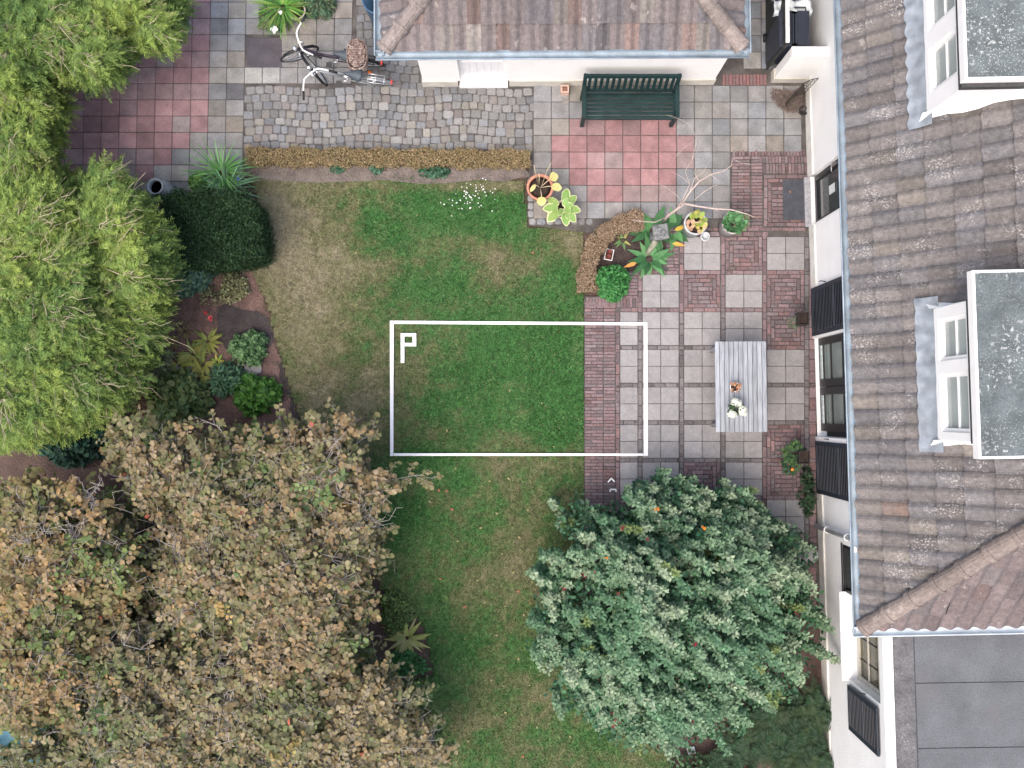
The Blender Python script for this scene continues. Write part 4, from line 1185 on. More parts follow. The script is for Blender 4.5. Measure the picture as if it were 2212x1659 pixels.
# wall pots, wire basket panel, sculpture, misc
for (px, py, lab, red_) in ((1733,688,'small dark wall pot with a straggly grey plant by the upper shutter', False), (1735,988,'dark wall pot with trailing green plant and one orange flower', True)):
    p = P(px, py, .55); r_ = empty('wall_pot', (p.x, p.y, 0), lab, 'wall pot', 0, 'pots on the house wall')
    m = MB(); m.box(-.055,.10,-.10,.09,.35,.37).box(-.065,-.05,-.11,.10,.371,.56).box(.09,.105,-.11,.10,.371,.56).box(-.049,.089,-.11,-.095,.371,.56).box(-.049,.089,.085,.10,.371,.56)
    m.tube([(.105,0,.45),(.155,0,.45)], .012); m.build('vessel', M('dark_pot', (.03,.024,.022), .6, na=.2), r_)
    m = MB(); m.box(-.049,.089,-.094,.084,.45,.52); m.build('potting_soil', earth, r_)
    if red_:
        f_ = tuft(r_, 90, .16, .08, .05, [(.035,.08,.035),(.06,.12,.04)], .5, prof=OVAL, up=.35); f_.location = (-.10,.05,-.1)
        f_ = tuft(r_, 60, .12, .08, .05, [(.03,.07,.04),(.05,.11,.05)], .4, prof=OVAL, up=.3); f_.location = (-.10,-.14,-.2)
        q = MB(); q.lathe([(.001,0),(.03,.01),(.02,.03),(.001,.03)], 8, (-.14,-.20,.42)); q.build('flower', M('orange_petal', (.75,.22,.03), .6), r_)
    else:
        f_ = tuft(r_, 34, .06, .08, .03, [(.12,.13,.10),(.09,.11,.07)], .46, prof=OVAL, up=.2); f_.location = (-.10,-.06,-.06)
# pedestal stone bird bath
p = P(1428, 500, .62); r_ = empty('stone_birdbath', (p.x, p.y, .0), 'rough grey stone bird bath among big leaves in the flower bed', 'birdbath')
stone = M('carved_stone', (.17,.178,.18), .9, ns=12, na=.3, bump=.8, bs=30, fine=(50, .25))
m = MB(); m.lathe([(.001,0),(.13,0),(.12,.05),(.07,.1),(.06,.45),(.10,.52)], 14); m.build('pedestal', stone, r_)
m = MB(); n0 = 0
m.obox((0,0,.57), .25, .25, .10, Matrix.Rotation(R(8), 3, 'Z'))
for k in range(9): m.obox((random.uniform(-.09,.09), random.uniform(-.09,.09), .62), random.uniform(.05,.09), random.uniform(.04,.08), .05, Matrix.Rotation(random.uniform(0,3), 3, 'Z'))
m.build('basin', stone, r_, bevel=.03)
m = MB(); m.tube([(-.06,-.12,.5),(-.12,-.22,.42),(-.17,-.30,.30)], .05, 8, .045); m.build('spout', M('mossy_stone', (.24,.24,.18), .9, ns=14, na=.3, bump=.6, bs=40), r_)

# wire mesh fan + dead twigs in the corner of the bin wall
p = P(1705, 232); r_ = empty('wire_trellis', (p.x+.18, p.y+.28, .05), 'rusty wire trellis leaning in the white wall corner', 'trellis')
m = MB()
def tre(u, v):  # u across, v up
    a = R(100+u*80); rad = .42
    return Vector((-.12+rad*math.cos(a)*.9+.22, rad*math.sin(a)*.5-.30, .05+v*.75))
for i in range(8): m.tube([tre(i/7, v/4) for v in range(5)], .005, 5)
for i in range(8):
    for v in range(4): 
        if i < 7: m.tube([tre(i/7, v/4), tre((i+1)/7, (v+1)/4)], .0035, 4); m.tube([tre((i+1)/7, v/4), tre(i/7, (v+1)/4)], .0035, 4)
m.tube([tre(i/10, 1) for i in range(11)], .007, 5)
m.build('mesh', M('rusty_wire', (.06,.05,.045), .7, metal=.3, na=.3), r_)
p = P(1702, 222); r_ = empty('twig_heap', (p.x, p.y, .05), 'half-round heap of dead brown twigs and leaves on the paving by the wall corner', 'twigs')
m = MB(); cs = []
for i in range(420):
    a = rng.uniform(-math.pi*1.05, .3); rr = .36*math.sqrt(rng.random()); x, y = rr*math.cos(a)+.06, rr*math.sin(a)*.95+.16
    t_ = rng.uniform(0, math.pi); l_ = rng.uniform(.04,.12)
    m.tube([(x-l_*math.cos(t_)/2, y-l_*math.sin(t_)/2, rng.uniform(.004,.05)), (x+l_*math.cos(t_)/2, y+l_*math.sin(t_)/2, rng.uniform(.004,.06))], .003, 4)
m.build('twigs', M('dead_twig', (.16,.125,.11), .9, na=.3), r_)
n = 500; a = rng.uniform(-math.pi*1.05, .3, n); rr = .36*np.sqrt(rng.random(n))
leaves('dead_leaf', np.stack([rr*np.cos(a)+.06, rr*np.sin(a)*.95+.16, rng.uniform(.003,.03,n)],-1), rdir(n)*[1,1,.1], rdir(n, 2), .04, .025, jit((.19,.155,.14), n, .25), leafm, r_)
m = MB(); m.lathe([(.001,0),(.06,0),(.08,.07),(.068,.07),(.05,.015),(.001,.015)], 16)
ob = m.build('small_pot', M('black_plastic', (.03,.03,.03), .5), None); ob.location = P(1735, 240, .1); ob.location.z = .055
tag(ob, 'small black nursery pot on the paving at the foot of the house wall', 'pot')
m = MB(); m.lathe([(.001,-.14),(.09,-.11),(.14,-.02),(.13,.07),(.08,.12),(.001,.135)], 20, (0,0,.14))
ob = m.build('stone_ball', M('ball_stone', (.30,.31,.31), .9, ns=10, na=.25, bump=.4, bs=30), None); ob.location = P(1748, 1197, .15); ob.location.z = .04
tag(ob, 'round grey stone ball at the foot of the house wall beyond the big bush', 'stone ball')
m = MB(); m.box(-.065,.065,-.06,.06,0,.01); ob = m.build('slate_label', M('slate', (.42,.46,.50), .6, na=.15), None, bevel=.003); ob.location = P(1500, 1634, .3); ob.location.z = .03; ob.rotation_euler = (R(5), R(-8), R(14))
tag(ob, 'pale slate tile lying in soil at the bottom edge beside the ferns', 'slate')
# tall zinc vase by the conifer
p = P(337, 404, .62); q_ = P(352, 428)
r_ = empty('tall_jar', (p.x, p.y, .05), 'tall grey stone jar standing on tiles beside the dark clipped hedge', 'jar')
m = MB(); m.lathe([(.001,0),(.12,0),(.17,.2),(.175,.35),(.14,.52),(.125,.58),(.135,.62),(.11,.62),(.10,.56),(.13,.35),(.001,.1)], 26); m.build('vessel', M('jar_stone', (.36,.39,.41), .8, ns=9, na=.2, fine=(40, .15)), r_)
m = MB(); m.lathe([(.001,.50),(.105,.5)], 14); m.build('potting_soil', earth, r_)
# blue tarpaulin under the hazels
n = 16; vs = []; p0 = P(85, 1580, .6)
for i in range(n+1):
    for j in range(n+1):
        x = -.6+1.2*i/n; y = -.55+1.1*j/n; vs.append((x, y, .75-.10*(x*x+y*y)+.04*math.sin(i*1.3)*math.cos(j*1.1)))
m = MB(); m.add(vs, [(i*(n+1)+j, (i+1)*(n+1)+j, (i+1)*(n+1)+j+1, i*(n+1)+j+1) for i in range(n) for j in range(n)], True)
ob = m.build('tarpaulin', M('blue_tarp', (.075,.185,.24), .7, ns=3, na=.3), None); ob.location = (p0.x, p0.y, 0); s_ = ob.modifiers.new('solid', 'SOLIDIFY'); s_.thickness = .006
tag(ob, 'light blue tarpaulin stretched low under the brown shrubs at the lower left', 'tarpaulin')
# fallen bare branch resting over the pots
bt = M('pale_bark', (.40,.33,.30), .85, ns=20, na=.2, fine=(60, .15))
def pxz(l): return [P(x, y, z) for x, y, z in l]
root = empty('bare_vine', P(1432, 480), 'bare leafless vine branching out over the paving and pots', 'vine'); o0 = Vector(root.location)
BR = [([(1432,482,.1),(1440,468,.7),(1462,452,1.0),(1478,440,1.15)], .028,.018), ([(1478,440,1.15),(1510,446,1.2),(1545,451,1.2),(1580,453,1.2),(1612,462,1.15),(1637,472,1.05)], .018,.008),
      ([(1538,448,1.2),(1552,456,1.1),(1562,464,1.0)], .008,.004), ([(1470,446,1.1),(1490,415,1.3),(1510,392,1.4),(1535,377,1.45),(1562,370,1.45),(1580,358,1.45),(1582,342,1.45)], .015,.006),
      ([(1490,415,1.3),(1500,385,1.4),(1520,372,1.4),(1530,350,1.4)], .008,.003), ([(1462,452,1.0),(1476,428,1.2),(1490,398,1.3),(1480,370,1.3),(1495,345,1.35)], .009,.003), ([(1500,432,1.2),(1520,415,1.3),(1540,402,1.3),(1556,398,1.3)], .007,.003),
      ([(1510,392,1.4),(1500,372,1.4),(1505,355,1.4)], .006,.002), ([(1582,342,1.45),(1600,352,1.45),(1640,358,1.4)], .004,.002), ([(1440,468,.7),(1415,480,.8),(1385,478,.8),(1365,474,.8)], .010,.004),
      ([(1478,440,1.15),(1460,420,1.3),(1440,405,1.4),(1420,395,1.4)], .006,.002), ([(1490,398,1.3),(1478,385,1.35),(1450,370,1.4)], .005,.002), ([(1535,377,1.45),(1548,388,1.4),(1560,392,1.4)], .004,.002),
      ([(1495,345,1.35),(1505,300,1.4),(1490,270,1.4),(1470,258,1.4),(1440,248,1.4)], .004,.002), ([(1505,300,1.4),(1480,318,1.4),(1455,342,1.4)], .004,.002), ([(1495,345,1.35),(1515,310,1.4),(1500,285,1.4)], .003,.002)]
m = MB()
for pts, r0, r1 in BR: m.tube([v-o0 for v in pxz(pts)], r0, 6, r1)
m.build('branches', bt, root)

# ---------------------------------------------------------------- plants
def plant(name, px, py, z0, label, cat, group=None):
    p = P(px, py, z0); return empty(name, (p.x, p.y, z0), label, cat, 0, group)
def core_box(name, poly_px, z0, z1, mat, root, inset=.0):
    pts = [P(x, y, z1*.8) for x, y in poly_px]; c = sum(pts, Vector())/len(pts)
    m = MB(); m.prism([((p.x-c.x)*(1-inset)+c.x-root.location.x, (p.y-c.y)*(1-inset)+c.y-root.location.y) for p in pts][::-1], z0, z1)
    return m.build(name, mat, root)
twig_dark = M('hedge_inner', (.075,.060,.04), .95, ns=30, na=.4)

# dried low box hedges
def hedge(label, pts, wd, hgt, n, cols):
    """pts: centre line in picture units at mid height"""
    c0 = P(*pts[len(pts)//2]); root = empty('box_hedge', (c0.x, c0.y, 0), label, 'hedge')
    Q = [P(x, y, hgt*.6) for x, y in pts]; seg = [(Q[i+1]-Q[i]).length for i in range(len(Q)-1)]; tot = sum(seg)
    def at(s):
        for i, l in enumerate(seg):
            if s <= l or i == len(seg)-1:
                d = (Q[i+1]-Q[i]).normalized(); return Q[i]+d*min(s, l), Vector((-d.y, d.x, 0))
            s -= l
    m = MB(); k = max(6, int(tot/.12)); vs = []
    for i in range(k+1):
        p, nn = at(tot*(.01+.98*i/k)); p = p-c0
        for f, z in ((-.40,.02),(-.42,hgt*.7),(-.25,hgt*.84),(.25,hgt*.84),(.42,hgt*.7),(.40,.02)): vs.append((p.x+nn.x*wd*f, p.y+nn.y*wd*f, z))
    m.add(vs, [(i*6+j, (i+1)*6+j, (i+1)*6+j+1, i*6+j+1) for i in range(k) for j in range(5)]+[tuple(range(6)), tuple(range(k*6, k*6+6))])
    m.build('stems', twig_dark, root)
    Pt = []; N = []
    for i in range(n):
        s = rng.uniform(0, tot); p, nn = at(s); u = rng.uniform(-1, 1); top = rng.random() < .7
        e_ = .02*math.sin(s*9)+.012*math.sin(s*23+1); ww = wd/2+e_
        if top: x = u*ww; z = hgt*(.93+.05*math.sin(s*7+u*2))+rng.normal(0, .016) - .04*abs(u)**4
        else: x = math.copysign(ww, u)+rng.normal(0, .012); z = rng.uniform(.04, hgt*.95)
        Pt.append((p.x-c0.x+nn.x*x, p.y-c0.y+nn.y*x, z)); N.append((nn.x*(0 if top else math.copysign(1, u)), nn.y*(0 if top else math.copysign(1, u)), 1 if top else .4))
    N = np.array(N)+rng.normal(0, .55, (n, 3)); c = np.array(cols)[rng.integers(0, len(cols), n)]*(1+rng.normal(0, .2, (n,1)))
    leaves('leaves', Pt, rdir(n, .5), N, rng.uniform(.018,.034,n), rng.uniform(.012,.02,n), np.clip(c, .01, .9), leafm, root, OVAL, .2, .1)
    return root
hedge('long low dried-out box hedge between cobbles and lawn', [(532,339),(700,340),(900,342),(1145,344)], .27, .26, 17000, [(.33,.25,.135),(.27,.215,.105),(.38,.30,.18),(.22,.195,.09),(.30,.21,.12)])
hedge('curved dried brown box hedge around the little flower bed', [(1270,632),(1268,590),(1277,548),(1296,514),(1325,490),(1355,479),(1388,474)], .28, .27, 10500, [(.34,.25,.175),(.29,.21,.14),(.40,.31,.22),(.245,.18,.115)])

# bushes made of many little leaves over a dome
def bush(name, px, py, rx, ry, h, n, L_, W_, cols, label, cat='shrub', z0=.0, prof=OVAL, fill=.35, core=True, wob=.12, seed=0, group=None, droop=.2, corem=None, shp=.5):
    root = plant(name, px, py, 0, label, cat, group); rX, rY = U(rx), U(ry)
    a = rng.uniform(0, 2*np.pi, n); q = rng.random(n)
    rr = np.sqrt(rng.random(n))
    edge = 1+wob*np.sin(a*3+seed)+wob*.7*np.sin(a*7+seed*2)+wob*.5*np.sin(a*13+seed*3)
    x, y = rr*np.cos(a)*rX*edge, rr*np.sin(a)*rY*edge
    top = h*np.maximum(.05, 1-rr**2.6)**shp*(1+.16*np.sin(x*14+seed)*np.sin(y*13))
    z = top*(1-fill*q**1.5)
    Pt = np.stack([x, y, z], -1)
    out = np.stack([x/rX, y/rY, np.full(n, .9)], -1)
    D = out*[1,1,.35]+rng.normal(0, .6, (n,3)); N = out+rng.normal(0, .45, (n,3))
    c = np.array(cols)[rng.integers(0, len(cols), n)]*(1+rng.normal(0, .17, (n,1)))
    leaves('foliage', Pt, D, N, L_*rng.uniform(.65,1.2,n), W_*rng.uniform(.7,1.2,n), np.clip(c, .008, .9), leafm, root, prof, .16, droop)
    if core:
        m = MB()
        for k in range(9):
            t_ = 2*math.pi*k/9; m.tube([(0,0,0),(.3*rX*math.cos(t_),.3*rY*math.sin(t_),h*.4),(.7*rX*math.cos(t_),.7*rY*math.sin(t_),h*.55)], .008+.006*h, 5, .003)
        m.build('stems', corem or twig_dark, root)
    return root
# clipped yew block
yroot = plant('yew_hedge', 460, 500, 0, 'dark green clipped yew hedge block at the end of the tiled path', 'hedge')
ypoly = [(352,430),(420,418),(528,420),(553,455),(560,500),(558,545),(535,557),(500,566),(455,572),(400,575),(362,540)]
o0 = Vector(yroot.location); yh = 1.05
yp = [P(x, y, yh*.85) for x, y in ypoly]
m = MB(); cc = sum(yp, Vector())/len(yp)
m.prism([((p.x-cc.x)*.93+cc.x-o0.x, (p.y-cc.y)*.93+cc.y-o0.y) for p in yp][::-1], 0, yh*.93); m.build('stems', M('yew_inner', (.02,.03,.018), .95, ns=25, na=.4), yroot)
n = 30000; xs = rng.uniform(min(p.x for p in yp)-.1, max(p.x for p in yp)+.1, n*2); ys = rng.uniform(min(p.y for p in yp)-.1, max(p.y for p in yp)+.1, n*2)
k = inpoly(xs+.06*np.sin(ys*19)+.05*np.sin(ys*43)+rng.normal(0,.03,n*2), ys+.06*np.sin(xs*17)+rng.normal(0,.03,n*2), [(p.x, p.y) for p in yp]); xs, ys = xs[k][:n], ys[k][:n]; n = len(xs)
zs = yh*(.97+.07*np.sin(xs*7)*np.sin(ys*8))+rng.normal(0, .045, n)
per = [(yp[i], yp[(i+1) % len(yp)]) for i in range(len(yp))]; ns_ = 9000; sid = []
for i in range(ns_):
    a_, b_ = per[rng.integers(0, len(per))]; t_ = rng.random(); q = a_.lerp(b_, t_); sid.append((q.x+rng.normal(0,.03), q.y+rng.normal(0,.03), rng.uniform(.05, yh)))
Pt = np.concatenate([np.stack([xs, ys, zs], -1), np.array(sid)])-np.array(o0); Nn = np.concatenate([np.tile([0,0,1.], (n,1)), (np.array(sid)-np.array(cc))*[1,1,0]+[0,0,.3]])+rng.normal(0,.5,(n+ns_,3))
leaves('foliage', Pt, rdir(n+ns_, .4), Nn, rng.uniform(.03,.07,n+ns_), rng.uniform(.009,.018,n+ns_), np.array([(.020,.050,.019),(.014,.038,.016),(.032,.072,.027),(.055,.115,.045)])[rng.choice(4, n+ns_, p=[.38,.30,.22,.10])]*(1+rng.normal(0,.2,(n+ns_,1))).clip(.3), leafm, yroot, NEEDLE, .1, .1)
IVY = [(.085,.17,.13),(.06,.13,.10),(.12,.22,.16),(.16,.26,.13)]
bush('ivy_bush', 418, 575, 50, 58, .75, 2600, .075, .065, IVY, 'blue-green ivy bush between the conifer and the clipped hedge', prof=ROUND, seed=1, shp=.8)
bush('ivy_bush', 445, 536, 30, 22, .95, 450, .07, .06, [(.20,.34,.14),(.24,.38,.18),(.13,.24,.12)], 'pale green ivy sprig against the dark clipped hedge', prof=ROUND, seed=4, shp=.8)
bush('ground_shrub', 508, 622, 28, 32, .22, 650, .05, .03, [(.20,.20,.10),(.25,.25,.14),(.15,.18,.09)], 'sparse olive plant on reddish soil under the hedge', 'plant', seed=2)
bush('ground_shrub', 462, 640, 26, 20, .16, 160, .05, .03, [(.15,.17,.09),(.2,.2,.12)], 'thin straggly plant on red soil beside the conifer edge', 'plant', seed=3)
bush('ground_shrub', 542, 752, 36, 33, .35, 1500, .055, .05, [(.11,.21,.09),(.14,.25,.115),(.085,.17,.07)], 'rounded light green mound plant near the lawn edge', 'plant', prof=ROUND, seed=5)
bush('ground_shrub', 346, 785, 32, 34, .4, 420, .07, .05, [(.17,.20,.11),(.22,.25,.15),(.13,.17,.09)], 'loose pale olive plant at the foot of the big conifer', 'plant', seed=6)
bush('ground_shrub', 556, 852, 44, 36, .4, 900, .10, .085, [(.065,.175,.03),(.085,.21,.04),(.05,.14,.03)], 'bright green leafy plant beside the soil strip at the lawn', 'plant', prof=ROUND, seed=7)
bush('ground_shrub', 497, 822, 36, 30, .35, 420, .11, .045, [(.07,.15,.085),(.10,.20,.11),(.05,.12,.07)], 'blue-green narrow-leaved plant in the middle of the soil bed', 'plant', prof=LANCE, seed=8)
bush('ground_shrub', 395, 860, 60, 45, .5, 700, .12, .10, [(.10,.16,.06),(.14,.18,.07),(.08,.14,.055)], 'mid green broad-leaved plant below the conifer tips', 'plant', prof=ROUND, seed=9)
bush('ground_shrub', 525, 775, 22, 20, .12, 120, .05, .04, [(.12,.2,.11)], 'little green seedling patch on soil by the round mound', 'plant', seed=10)
bush('ground_shrub', 430, 790, 16, 14, .3, 60, .08, .05, [(.22,.34,.06),(.30,.36,.08)], 'small lime green sprig among olive rosettes', 'plant', seed=11) if False else None
bush('parsley_bush', 1320, 613, 36, 36, .42, 2600, .05, .042, [(.05,.20,.055),(.08,.27,.08),(.04,.15,.045)], 'bright green curly parsley-like bush at the corner of brick border', 'plant', prof=ROUND, seed=12, wob=.06)
bush('dark_ivy', 180, 940, 100, 55, .9, 2600, .085, .075, [(.025,.075,.055),(.04,.10,.06),(.02,.055,.045)], 'very dark ivy thicket in the hollow under the conifer', 'ivy', prof=ROUND, seed=13, shp=.7)
bush('ground_shrub', 858, 1320, 34, 45, .25, 1000, .05, .035, [(.09,.16,.05),(.13,.20,.06),(.07,.13,.045)], 'dark green creeping plant in the small bed beside fern', 'plant', seed=14)
bush('ground_shrub', 878, 1432, 42, 24, .28, 700, .055, .045, [(.05,.15,.05),(.08,.22,.07)], 'fresh green low plant below the spiky fern', 'plant', prof=ROUND, seed=15)
for i, (px, rx_, lab) in enumerate(((730,14,'dark ivy tuft at foot of the long hedge, furthest left of three'),(815,14,'small dark ivy tuft at foot of the long hedge, nearest the wide patch'),(940,32,'wide blue-green ivy patch below the long hedge'))):
    bush('ivy_tuft', px, 366+(i == 2)*6, rx_, 9+(i == 2)*5, .16, 90+220*(i == 2), .05, .045, [(.05,.12,.07),(.08,.17,.11)], lab, 'ivy', prof=ROUND, seed=20+i)
bush('ground_shrub', 1735, 1060, 12, 50, .4, 260, .07, .05, [(.03,.06,.03),(.04,.08,.038)], 'dark green climber growing at the wall below the louvred shutter', 'plant', seed=30)
bush('weed_plant', 1580, 583, 14, 10, .05, 60, .04, .025, [(.10,.13,.07)], 'tiny weeds growing in the joints of the basket-weave brick', 'weeds', seed=31, core=False)
bush('ground_shrub', 1500, 1655, 60, 30, .4, 500, .07, .05, [(.06,.13,.06),(.09,.17,.08)], 'green bedding plant at the bottom edge between bush and ferns', 'plant', seed=33)
bush('red_flowers', 1597, 1652, 16, 10, .5, 160, .04, .04, [(.45,.05,.09),(.52,.08,.12)], 'clump of crimson flowers at the bottom edge', 'flowers', prof=ROUND, seed=34)

# rosettes of long leaves
def rosette(name, px, py, n, L_, W_, cols, label, cat='plant', up=.5, prof=LANCE, droop=.35, z0=.0, tip=None, r0=.02, fold=.2, group=None, spread_jit=.18):
    root = plant(name, px, py, 0, label, cat, group)
    a = np.arange(n)*2.399+rng.normal(0, spread_jit, n); u = up*(.5+1.2*np.arange(n)/n)
    D = np.stack([np.cos(a), np.sin(a), u], -1)
    Pt = np.stack([r0*np.cos(a), r0*np.sin(a), np.full(n, z0+.03)], -1)
    c = np.array(cols)[rng.integers(0, len(cols), n)]*(1+rng.normal(0, .14, (n,1)))
    leaves('foliage', Pt, D, np.tile([0,0,1.], (n,1))+rng.normal(0,.1,(n,3)), L_*rng.uniform(.7,1.1,n), W_*rng.uniform(.8,1.15,n), np.clip(c,.01,.9), leafm, root, prof, fold, droop, tip)
    m = MB(); m.tube([(0,0,0),(0,0,z0+.06)], .015, 6); m.build('stem', twig_dark, root)
    return root
OL = [(.19,.22,.055),(.15,.20,.06),(.24,.25,.07)]
for (px, py, s, lab) in ((450,738,.25,'topmost olive rosette plant on the dark soil'),(417,766,.28,'largest olive rosette in the middle of the soil bed'),(388,792,.25,'green-olive rosette nearest the conifer tips'),(440,788,.22,'yellowish olive rosette right of the largest rosette'),(430,818,.24,'lowest olive rosette above the broad-leaved plants'),(366,740,.2,'reddish olive rosette left of the topmost rosette'),(400,716,.12,'tiny withered rosette above the others on the soil')):
    rosette('rosette_plant', px, py, 19, s, s*.27, OL if s > .2 else [(.20,.18,.09),(.17,.14,.07)], lab, spread_jit=.5, group='olive rosettes in the soil bed', r0=.03)
rosette('rosette_plant', 470, 782, 9, .13, .05, [(.18,.36,.05),(.34,.34,.08)], 'small lime green rosette right of the olive rosettes', r0=.02)
BG = [(.07,.20,.075),(.10,.26,.10),(.05,.15,.06)]
rosette('broadleaf_plant', 1412, 500, 15, .36, .15, BG, 'large broad green leaves around the stone bird bath', up=.45, r0=.06, prof=LANCE)
rosette('broadleaf_plant', 1455, 496, 12, .30, .13, BG+[(.12,.28,.11)], 'broad green leaves at the brick edge right of the bird bath', up=.45, r0=.05)
rosette('broadleaf_plant', 1402, 560, 22, .36, .12, BG+[(.13,.30,.12)], 'hosta-like clump of big green leaves spilling over the terrace corner', up=.6, r0=.05)
for (px, py, a, c, lab) in ((1362,572,200,(.50,.28,.08),'fallen orange-brown leaf blade at the edge of the leaf clump'),(1466,528,-8,(.50,.42,.08),'long yellow leaf with orange tip over the terrace bricks'),(1470,492,25,(.55,.45,.06),'bright yellow leaf standing by the zinc pot')):
    r_ = plant('yellow_leaf', px, py, .25, lab, 'leaf'); r_.location.z = .25
    leaves('blade', [[-.1*math.cos(R(a)), -.1*math.sin(R(a)), 0]], [[math.cos(R(a)), math.sin(R(a)), .1]], [[0,0,1.]], .22, .07, [c], leafm, r_, LANCE, .2, .2, tip=(.6,.28,.06))
rosette('spiky_fern', 880, 1377, 22, .36, .075, [(.34,.37,.13),(.29,.34,.10),(.40,.40,.17)], 'yellow-green spiky fern with long arching fronds in the small bed', 'fern', up=.5, r0=.03, droop=.45)
rosette('bed_plant', 1345, 520, 8, .16, .05, [(.13,.24,.09),(.3,.3,.1)], 'little yellow-green seedling on bare soil near the white tray', r0=.02)

def grassy(name, root, n, L_, W_, cols, off=(0,0,0), up=1.1, droop=.7, r0=.04, tip=None):
    a = rng.uniform(0, 2*np.pi, n); u = up*rng.uniform(.2, 1.9, n); droop = droop*rng.uniform(.5, 1.5, n)
    D = np.stack([np.cos(a), np.sin(a), u], -1); Pt = np.stack([r0*np.cos(a)+off[0], r0*np.sin(a)+off[1], np.full(n, off[2])], -1)
    c = np.array(cols)[rng.integers(0, len(cols), n)]*(1+rng.normal(0, .18, (n,1)))
    return leaves(name, Pt, D, np.tile([0,0,1.], (n,1)), L_*rng.uniform(.6,1.1,n), W_, np.clip(c,.01,.9), leafm, root, STRAP, .2, droop, tip)
AG = [(.10,.27,.07),(.07,.20,.06),(.15,.33,.11)]
a1 = pot(478, 372, .15, .30, M('brown_pot', (.10,.06,.05), .6, na=.2), 'brown pot of strappy grass-like leaves behind the clipped hedge', group='plant pots')
grassy('foliage', a1, 80, .50, .022, AG, (0,0,.28))
a2 = pot(492, 408, .15, .28, M('dark_blue_pot', (.035,.045,.07), .4, na=.2), 'dark blue pot of arching blue-green straps nearest the clipped hedge', group='plant pots')
grassy('foliage', a2, 62, .46, .026, [(.10,.22,.11),(.14,.28,.16),(.08,.17,.09)], (0,0,.26))
for (px, py, lab) in ((513,386,'single blue flower among strappy leaves nearest the lawn'),(477,413,'single blue flower between the two strappy pots'),(499,447,'single blue flower over the clipped hedge top')):
    p = P(px, py, .75); m = MB(); o_ = None
    f = leaves('blue_flower', np.zeros((14,3)), rdir(14, .5), rdir(14), .035, .018, jit((.05,.10,.42), 14, .2), leafm, None, OVAL); f.location = p
    m.tube([(0,0,0),(0,0,-.7)], .003, 4); m.build('stalk', M('green_stalk', (.08,.15,.05), .7), f); tag(f, lab, 'flower', 'blue flowers')
a3 = pot(433, 402, .115, .24, M('brown_pot', (.10,.06,.05), .6, na=.2), 'small brown pot with a round clipped bright green bush', group='plant pots')
n = 900; d = rdir(n, .6); leaves('foliage', d*[.15,.16,.14]+[0,.03,.33], rdir(n), d+rng.normal(0,.4,(n,3)), .035, .024, np.array([(.10,.22,.045),(.14,.28,.06),(.07,.17,.04)])[rng.integers(0,3,n)], leafm, a3, OVAL)
a4 = pot(640, 22, .15, .22, M('sand_pot', (.46,.40,.34), .8, na=.12, ns=12), 'sand-coloured pot of grassy green leaves at the top edge', group='plant pots')
grassy('foliage', a4, 150, .42, .026, [(.10,.27,.05),(.15,.33,.06),(.07,.19,.05),(.22,.30,.08)], (-.22,.06,.22))
bush('flowering_plant', 598, 44, 30, 28, .35, 700, .09, .03, [(.10,.18,.08),(.14,.22,.10),(.18,.23,.09)], 'bushy plant with white flowers beside sand-coloured pot', 'plant', prof=LANCE, seed=41)
bush('flowering_plant', 690, 12, 34, 28, .4, 700, .10, .035, [(.06,.13,.08),(.09,.17,.10),(.13,.16,.09)], 'loose dark bluish-green plant right of sand-coloured pot', 'plant', prof=LANCE, seed=42)
for (px, py, s, lab) in ((592,64,.055,'large four-petalled white flower by the dark paving slab'),(606,27,.03,'small white bud high in the grassy plant')):
    f = leaves('white_flower', np.zeros((5,3)), [[1,0,.2],[0,1,.2],[-1,.1,.2],[.1,-1,.2],[.7,.7,.3]], np.tile([0,0,1.],(5,1)), s*1.2, s*1.1, [(.8,.8,.78)], leafm, None, ROUND, .2, .2); f.location = P(px, py, .38)
    m = MB(); m.tube([(0,0,0),(.02,.05,-.36)], .004, 4); m.build('stalk', M('green_stalk', (.08,.15,.05), .7), f); tag(f, lab, 'flower')
for (px, py, lab) in ((443,676,'red flower on dark soil, the upper one'),(454,688,'red flower on dark soil, the lower one')):
    f = leaves('red_flower', np.zeros((9,3)), rdir(9, .5), np.tile([0,0,1.],(9,1)), .05, .035, jit((.55,.07,.08), 9, .2), leafm, None, OVAL); f.location = P(px, py, .2)
    m = MB(); m.tube([(0,0,0),(.01,.02,-.2)], .004, 4); m.build('stalk', M('green_stalk', (.08,.15,.05), .7), f); tag(f, lab, 'flower', 'red flowers in the soil bed')
# soil patches with a tone of their own
def patch(name, poly, z, mat):
    pts = [P(x, y, z) for x, y in poly]; vs = []
    c = sum(pts, Vector())/len(pts); k = 40; out = []
    for i in range(len(pts)):
        for s in range(8):
            q = pts[i].lerp(pts[(i+1) % len(pts)], s/8); out.append(q)
    for it in range(7): out = [(out[i-1]+out[i]*2+out[(i+1) % len(out)])/4 for i in range(len(out))]
    out = [q+Vector(((fbm(np.array(q.x*7), np.array(q.y*7), 3)-.5)*.16, (fbm(np.array(q.x*7+40), np.array(q.y*7), 4)-.5)*.16, 0)) for q in out]
    m = MB(); m.add([(p.x, p.y, z) for p in out], [tuple(range(len(out)))]); return tag(m.build(name, mat), kind='structure')
patch('soil_bed', [(330,1010),(340,690),(420,610),(480,560),(548,552),(575,660),(612,800),(645,920),(655,1010)], .006, M('red_soil', (.125,.080,.070), .95, ns=3.5, na=.3, bump=.8, bs=22, fine=(40,.35), spots=[(8,.56,(.06,.048,.045),1.1,.47,.75)]))
patch('dark_soil', [(470,655),(520,668),(575,680),(600,730),(560,760),(500,770),(470,725)], .011, M('wet_soil', (.048,.040,.041), .95, ns=4, na=.3, bump=.9, bs=22, fine=(45,.3)))
